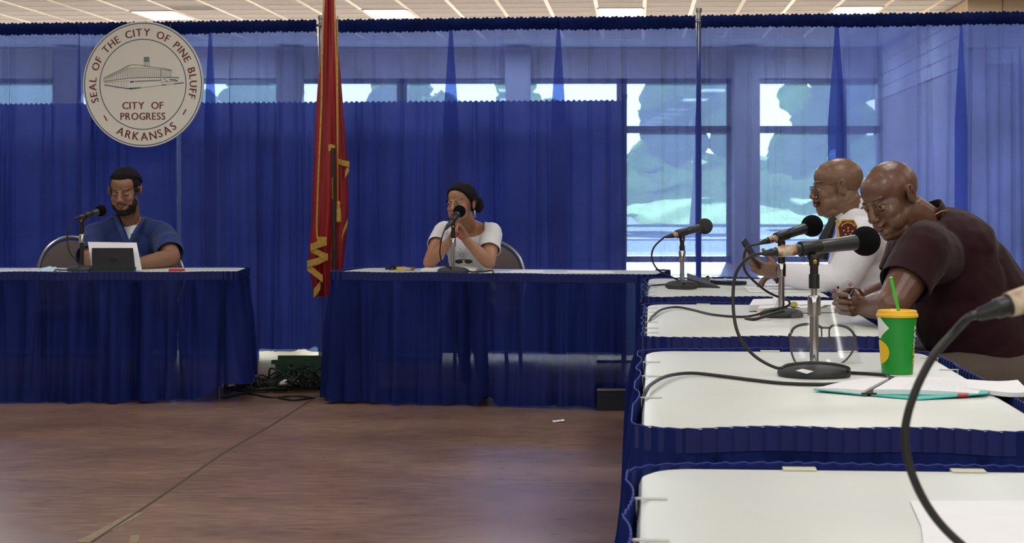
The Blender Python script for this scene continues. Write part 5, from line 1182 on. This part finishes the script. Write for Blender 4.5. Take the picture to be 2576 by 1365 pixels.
def cut2(c):
    if (c-nb2).length < .15 and c.z > nb2.z+.0+(c.x-nb2.x)**2*5.0+max(0, c.y-nb2.y)*.55 and abs(c.x-nb2.x) < .085: return True
    if abs(c.x-nb2.x) < .07 and c.z > nb2.z+.06: return True
    for k, t_ in (('L', .45), ('R', .58)):
        sh, el = V(J['sh'+k]), V(J['el'+k]); ax = (el-sh).normalized()
        if (c-sh.lerp(el, t_)).dot(ax) > 0 and ((c-sh)-ax*(c-sh).dot(ax)).length < .075 and (c.x < P(1112, 0, 11.1).x or (k == 'R' and c.x > P(1196, 0, 11.1).x)): return True
    return c.z < .60
M_wt = cloth_mat('white_tshirt', (228, 228, 230), var=.04)
garment('t_shirt', g, .0055, [(V(J['shL']).lerp(V(J['elL']), .45), V(J['elL'])-V(J['shL']), (J['elL'], .22)), (V(J['shR']).lerp(V(J['elR']), .58), V(J['elR'])-V(J['shR']), (J['elR'], .2))], cut2, M_wt, wom, .004, 9, wfn=lambda c: 1.3 if c.z < .95 else .6)
# flower line print on the shirt's front
fp = MB(); rn = random.Random(2); pc = P(1163, 641, 11.13)
for k in range(30):
    a0 = math.pi*2*k/15+rn.uniform(-.1, .1); lay = k // 15; L_r = (.030, .046)[lay]; pts = []
    for t_ in np.linspace(0, 1, 7): r_ = .006+L_r*t_; a = a0+.5*math.sin(t_*2.4)*(1 if k % 2 else -1)*.6; pts.append(V((pc.x+r_*math.cos(a), pc.y-.004, pc.z+r_*.8*math.sin(a))))
    fp.tube(pts, .0009, 4)
obj('flower_print', fp, mat('grey_print_ink', (90, 96, 104), .8), wom)
legs('trousers', M_darkp, wom, [P(1165, 785, 11.35), P(1215, 785, 11.35)], [P(1150, 765, 10.95), P(1200, 775, 10.95)], [P(1166, 880, 10.85), P(1215, 960, 11.1)], r=(.075, .055, .038))
p = P(1168, 886, 10.84); p.z += .02; shoe(wom, p, (.1, -.7, -.5), M_shoe); p = P(1215, 960, 11.1); p.z = .09; shoe(wom, p, (0, -1, 0), M_shoe)
# ---- man in the white uniform shirt
sk3 = skin_mat('brown_skin_mid', (126, 93, 72), .40)
m3 = thing('person', 'person in white uniform shirt and glasses, seen in profile holding a phone', 'person', (1.78, 9.0, 0))
J = dict(head=P(2106, 470, 9.0), M=RY(-2) @ RZ(-93) @ RX(4), s=1.16, neck=P(2146, 545, 9.03), shL=P(2168, 596, 8.78), shR=P(2168, 592, 9.28), chest=P(2176, 640, 9.02), belly=P(2176, 730, 9.02), pelvis=P(2200, 800, 9.02),
         elL=P(2118, 708, 8.72), elR=P(2118, 705, 9.3), wrL=P(1966, 690, 8.85), wrR=P(1985, 690, 9.12), r_chest=(.18, .145, .17), r_belly=(.19, .175, .17), r_pelvis=(.19, .17, .14), armr=(.072, .062, .05, .05, .034), neckr=.082)
me, t3_ = body(J, m3, sk3, .0036, [((J['wrL']+V((-.012, 0, .01)), (-1, .05, .22), (.1, .9, .55)), dict(flip=-1, curl=(.45, .5, .55, .6), thumb=(.7, .5, .35), s=1.08)), ((J['wrR'], (-1, -.1, .0), (0, -.3, -.9)), dict(flip=1, curl=(.4, .4, .4, .5)))], dict(fat=.018, nose=1.1))
H, M, s = J['head'], J['M'], J['s']; eyes(m3, H, M, s, (0, -1, -.15))
shell(me, M, H, s, brow_fn(0, 1.0), .0007, 'eyebrows', M_brow, m3); shell(me, M, H, s, lip_fn, .0006, 'lips', skin_mat('lip_mid', (128, 74, 66), .4), m3)
shell(me, M, H, s, lambda x, y, z: sst(0, .003, .0050-np.abs(z+.0500+np.abs(x)*.2))*(y < -.075)*(np.abs(x) < .028), .0010, 'moustache', M_brow, m3)
def hp(p): return V(H)+M@(V(p)*s)
gl = MB()
for k in (-1, 1):
    gl.tube([hp((k*.033+.022*math.cos(a), -.105, -.002+.016*math.sin(a))) for a in np.linspace(0, 6.2832, 21)], .0011, 5, cap=False); gl.tube([hp((k*.055, -.104, .008)), hp((k*.072, -.09, .012)), hp((k*.084, -.03, .014)), hp((k*.084, .012, .016))], .0016, 5)
gl.tube([hp((-.011, -.107, 0)), hp((0, -.112, .004)), hp((.011, -.107, 0))], .0012, 5); obj('spectacles', gl, mat('bronze_wire', (70, 58, 52), .3, .8), m3)
g = MB(); torso(g, J, .018)
for k in 'LR':
    arm(g, J, k, .016, 1.0)
nk3 = P(2131, 527, 9.03); g.cone(P(2140, 540, 9.03), .085, P(2190, 600, 9.03), .13)
def cut3(c):
    ax_ = V((-.58, 0, .81)).normalized()
    if (c-nk3).dot(ax_) > 0 and (c-nk3).length < .16: return True
    for k in 'LR':
        wr, el = V(J['wr'+k]), V(J['el'+k]); ax = (wr-el).normalized()
        if (c-el.lerp(wr, .97)).dot(ax) > 0 and (c-wr).length < .14: return True
    return c.z < .5
M_wu = cloth_mat('white_uniform_shirt', (230, 230, 234), var=.05)
garment('uniform_shirt', g, .0065, [(nk3, (-.58, 0, .81), (nk3, .18)), (V(J['elL']).lerp(V(J['wrL']), .97), V(J['wrL'])-V(J['elL']), (J['wrL'], .15)), (V(J['elR']).lerp(V(J['wrR']), .97), V(J['wrR'])-V(J['elR']), (J['wrR'], .15))], cut3, M_wu, m3, .009, 7)
def ring_band(name, c, M3, r, h, m, parent, thick=.004, open_=0., tilt=0):
    mb = MB(); n_ = 40
    for lay, (dr, dz) in enumerate(((0, 0), (.003, h), (.003+thick, h), (thick, 0))):
        for i in range(n_+1):
            a = open_+(2*math.pi-2*open_)*i/n_; mb.v.append(tuple(V(c)+M3@V((r[0]*math.sin(a)+math.copysign(1, math.sin(a))*0+dr*math.sin(a), -math.cos(a)*(r[1]+dr), dz))))
    for l_ in range(4):
        for i in range(n_): mb.f.append((l_*(n_+1)+i, l_*(n_+1)+i+1, ((l_+1) % 4)*(n_+1)+i+1, ((l_+1) % 4)*(n_+1)+i)); mb.mi.append(0)
    return obj(name, mb, m, parent, angle=50)
COL3 = 1
obj('tie', MB().tube([P(2098, 548, 8.93), P(2090, 566, 8.91), P(2076, 600, 8.89), P(2064, 650, 8.88)], [.014, .022, .030, .034], 6), M_blackm, m3)
ep = MB(); ep.ribbon([V((1.60, 8.86, 1.075)), V((1.62, 8.78, 1.062)), V((1.64, 8.715, 1.03))], .05, .006, (1, 0, .1)); obj('epaulette', ep, M_wu, m3, angle=30)
obj('collar_pin', MB().lathe([(.008, -.002), (.009, 0), (.008, .002)], P(2106, 556, 8.83), 14, Matrix.Rotation(R(80), 3, 'X')), M_gold, m3)
# shoulder patch, laid on the sleeve
pc3 = P(2133, 583, 8.70); M_pm = mat('patch_maroon', (92, 30, 48), .8); M_pg = mat('patch_gold', (206, 164, 48), .7)
def patch_poly(sc2, dy):
    sh_ = [(-.50, .22), (-.28, .50), (.28, .50), (.50, .22), (.40, -.30), (0, -.58), (-.40, -.30)]
    return [V((pc3.x+x*.098*sc2, pc3.y+dy+.9*(x*.098*sc2)**2*8, pc3.z+z*.115*sc2)) for x, z in sh_]
pt = MB(); pt.prism(patch_poly(1, 0), (0, -1, 0), .004); obj('patch_border', pt, M_pg, m3, smooth=False)
pt = MB(); pt.prism(patch_poly(.88, -.0035), (0, -1, 0), .0025); obj('shoulder_patch', pt, M_pm, m3, smooth=False)
pt = MB(); arc = [(a, .036) for a in np.linspace(R(150), R(30), 11)]
for i, ch in enumerate('SERGEANT AT'[:0]): pass
for k in range(13):
    a = R(152-124*k/12); c = V((pc3.x+.034*math.cos(a), pc3.y-.0072, pc3.z+.012+.032*math.sin(a))); pt.box(c, (.0042, .0012, .0075), M=Matrix.Rotation(-(a-R(90)), 3, 'Y'))
for dx, dz in ((0, .004), (-.012, -.012), (.012, -.012), (0, -.024), (-.02, .006), (.02, .004), (0, .018)): pt.box(V((pc3.x+dx, pc3.y-.0072, pc3.z+dz)), (.007, .0012, .008), M=RY(30))
tag(obj('patch_stitching', pt, M_pg, m3, smooth=False), kind='stuff')
wt_ = V(J['wrL'])+V((-.022, 0, .002)); obj('wristwatch', MB().tube([wt_+(V((0, math.cos(a)*.040, math.sin(a)*.040))) for a in np.linspace(0, 6.2832, 25)], .0055, 8, cap=False), M_blackm, m3)
legs('trousers', M_darkp, m3, [V((1.70, 8.9, .52)), V((1.70, 9.12, .52))], [V((1.28, 8.9, .52)), V((1.28, 9.14, .52))], [V((1.30, 8.92, .1)), V((1.30, 9.12, .1))])
for yy in (8.92, 9.12): shoe(m3, (1.30, yy, .09), (-1, 0, 0), M_shoe)
ph = phone(P(1880, 632, 8.86), 'dark phone held up in the hand of the man in white', 0, scr=False); ph.location = P(1884, 632, 8.86)-V((.0, 0, .0)); ph.rotation_euler = (R(90-20), R(0), R(-60))
ph.rotation_euler = Matrix.Rotation(R(-32), 4, 'Y').to_euler(); ph.location = P(1872, 612, 8.86)
for c_ in ph.children: c_.data.transform(Matrix.Rotation(R(70), 4, 'Z') @ Matrix.Rotation(R(90), 4, 'X')); c_.data.transform(Matrix.Translation((0, 0, -.06)))
# ---- man in the maroon polo
sk4 = skin_mat('brown_skin_deep', (112, 78, 62), .37)
m4 = thing('person', 'person with bald head in maroon polo leaning forward on folded arms', 'person', (1.80, 6.75, 0))
J = dict(head=P(2243, 500, 6.62), M=RY(-19) @ RZ(-60) @ RX(6), s=1.10, neck=P(2326, 560, 6.74), shL=P(2322, 634, 6.50), shR=P(2296, 622, 7.00), chest=P(2392, 650, 6.75), belly=P(2424, 780, 6.76), pelvis=P(2490, 880, 6.78),
         elL=P(2246, 764, 6.36), elR=P(2250, 740, 6.98), wrL=P(2176, 772, 6.56), wrR=P(2168, 752, 6.68), r_chest=(.19, .150, .17), r_belly=(.20, .175, .17), r_pelvis=(.20, .17, .14), armr=(.078, .068, .056, .054, .036), neckr=.080)
me, _ = body(J, m4, sk4, .0032, [((J['wrL']+V((-.005, 0, 0)), (-.75, .55, .12), (.3, .8, .1)), dict(flip=-1, curl=(.55, .6, .65, .7), thumb=(.7, .4, .6), s=1.08)), ((J['wrR']+V((0, -.02, 0)), (-.95, -.35, -.05), (.35, -.9, -.1)), dict(flip=1, curl=(.8, .85, .9, .9), thumb=(.8, .3, .5), s=1.08))], dict(fat=.012, nose=1.2))
H, M, s = J['head'], J['M'], J['s']; eyes(m4, H, M, s, (.6, -1, .06))
shell(me, M, H, s, brow_fn(0, .9), .0006, 'eyebrows', M_brow, m4); shell(me, M, H, s, lip_fn, .0006, 'lips', skin_mat('lip_deep', (112, 66, 62), .4), m4)
g = MB(); torso(g, J, .014); g.ell(V((1.60, 6.75, 1.0)), (.13, .20, .12)); g.cone(V((1.66, 6.75, .93)), .125, V((1.80, 6.77, .66)), .15)
for k in 'LR': arm(g, J, k, .017, .5)
nk4 = V(J['neck']); nax = V((-.62, -.12, .78)).normalized()
def cut4(c):
    if (c-nk4-nax*.008).dot(nax) > 0 and (c-nk4).length < .17 and c.x < nk4.x+.1: return True
    for k in 'LR':
        sh, el = V(J['sh'+k]), V(J['el'+k]); ax = (el-sh).normalized()
        if (c-sh.lerp(el, .62)).dot(ax) > 0 and ((c-sh)-ax*(c-sh).dot(ax)).length < .105: return True
    return (c-V((1.76, 6.75, .56))).dot(V((.25, 0, -1))) > 0
M_mp = cloth_mat('maroon_polo', (44, 13, 23), sheen=.12)
garment('polo_shirt', g, .0065, [(nk4+nax*.008, nax, (nk4, .19))]+[(V(J['sh'+k]).lerp(V(J['el'+k]), .62), V(J['el'+k])-V(J['sh'+k]), (J['el'+k], .2)) for k in 'LR']+[((1.76, 6.75, .56), (.25, 0, -1), ((1.7, 6.75, .56), .45))], cut4, M_mp, m4, .007, 7)
Mc = V(nax).to_track_quat('Z', 'Y').to_matrix()
def ring_around_(*a): pass
def ring_around(name, c, ax, fwd, r, h, m, parent, open_, flare=.006, thick=.004):
    ax = V(ax).normalized(); fwd = V(fwd); fwd = (fwd-ax*fwd.dot(ax)).normalized(); sd2 = ax.cross(fwd); M3 = Matrix((sd2, -fwd, ax)).transposed()
    return ring_band(name, c, M3, r, h, m, parent, thick, open_)
ring_around('collar', nk4+nax*(-.004), nax, (-1, -.3, -.2), (.093, .088), .036, M_mp, m4, .3)
ly = MB(); ly.ribbon(spline([P(2352, 540, 6.60), P(2372, 531, 6.64), P(2395, 533, 6.74), P(2408, 545, 6.86)], 6), .008, .003, (.3, -.6, .7)); obj('lanyard', ly, M_gold, m4, angle=60)
ring_around('collar', nk3+V((.012, 0, -.017)), (-.58, 0, .81), (-1, 0, -.4), (.094, .092), .034, M_wu, m3, .25)
M_kh = cloth_mat('grey_brown_trousers', (98, 88, 80))
legs('trousers', M_kh, m4, [V((1.80, 6.66, .54)), V((1.80, 6.92, .54))], [V((1.37, 6.55, .55)), V((1.37, 6.95, .55))], [V((1.42, 6.55, .1)), V((1.42, 6.95, .1))], r=(.115, .075, .055), voxel=.008)
for yy in (6.55, 6.95): shoe(m4, (1.42, yy, .09), (-1, 0, 0), M_shoe)
pen('black_pen', P(2137, 748, 6.50), P(2148, 728, 6.56), 'black and silver pen in the clasped hands of the man in maroon', r=.005, m=M_chrome)
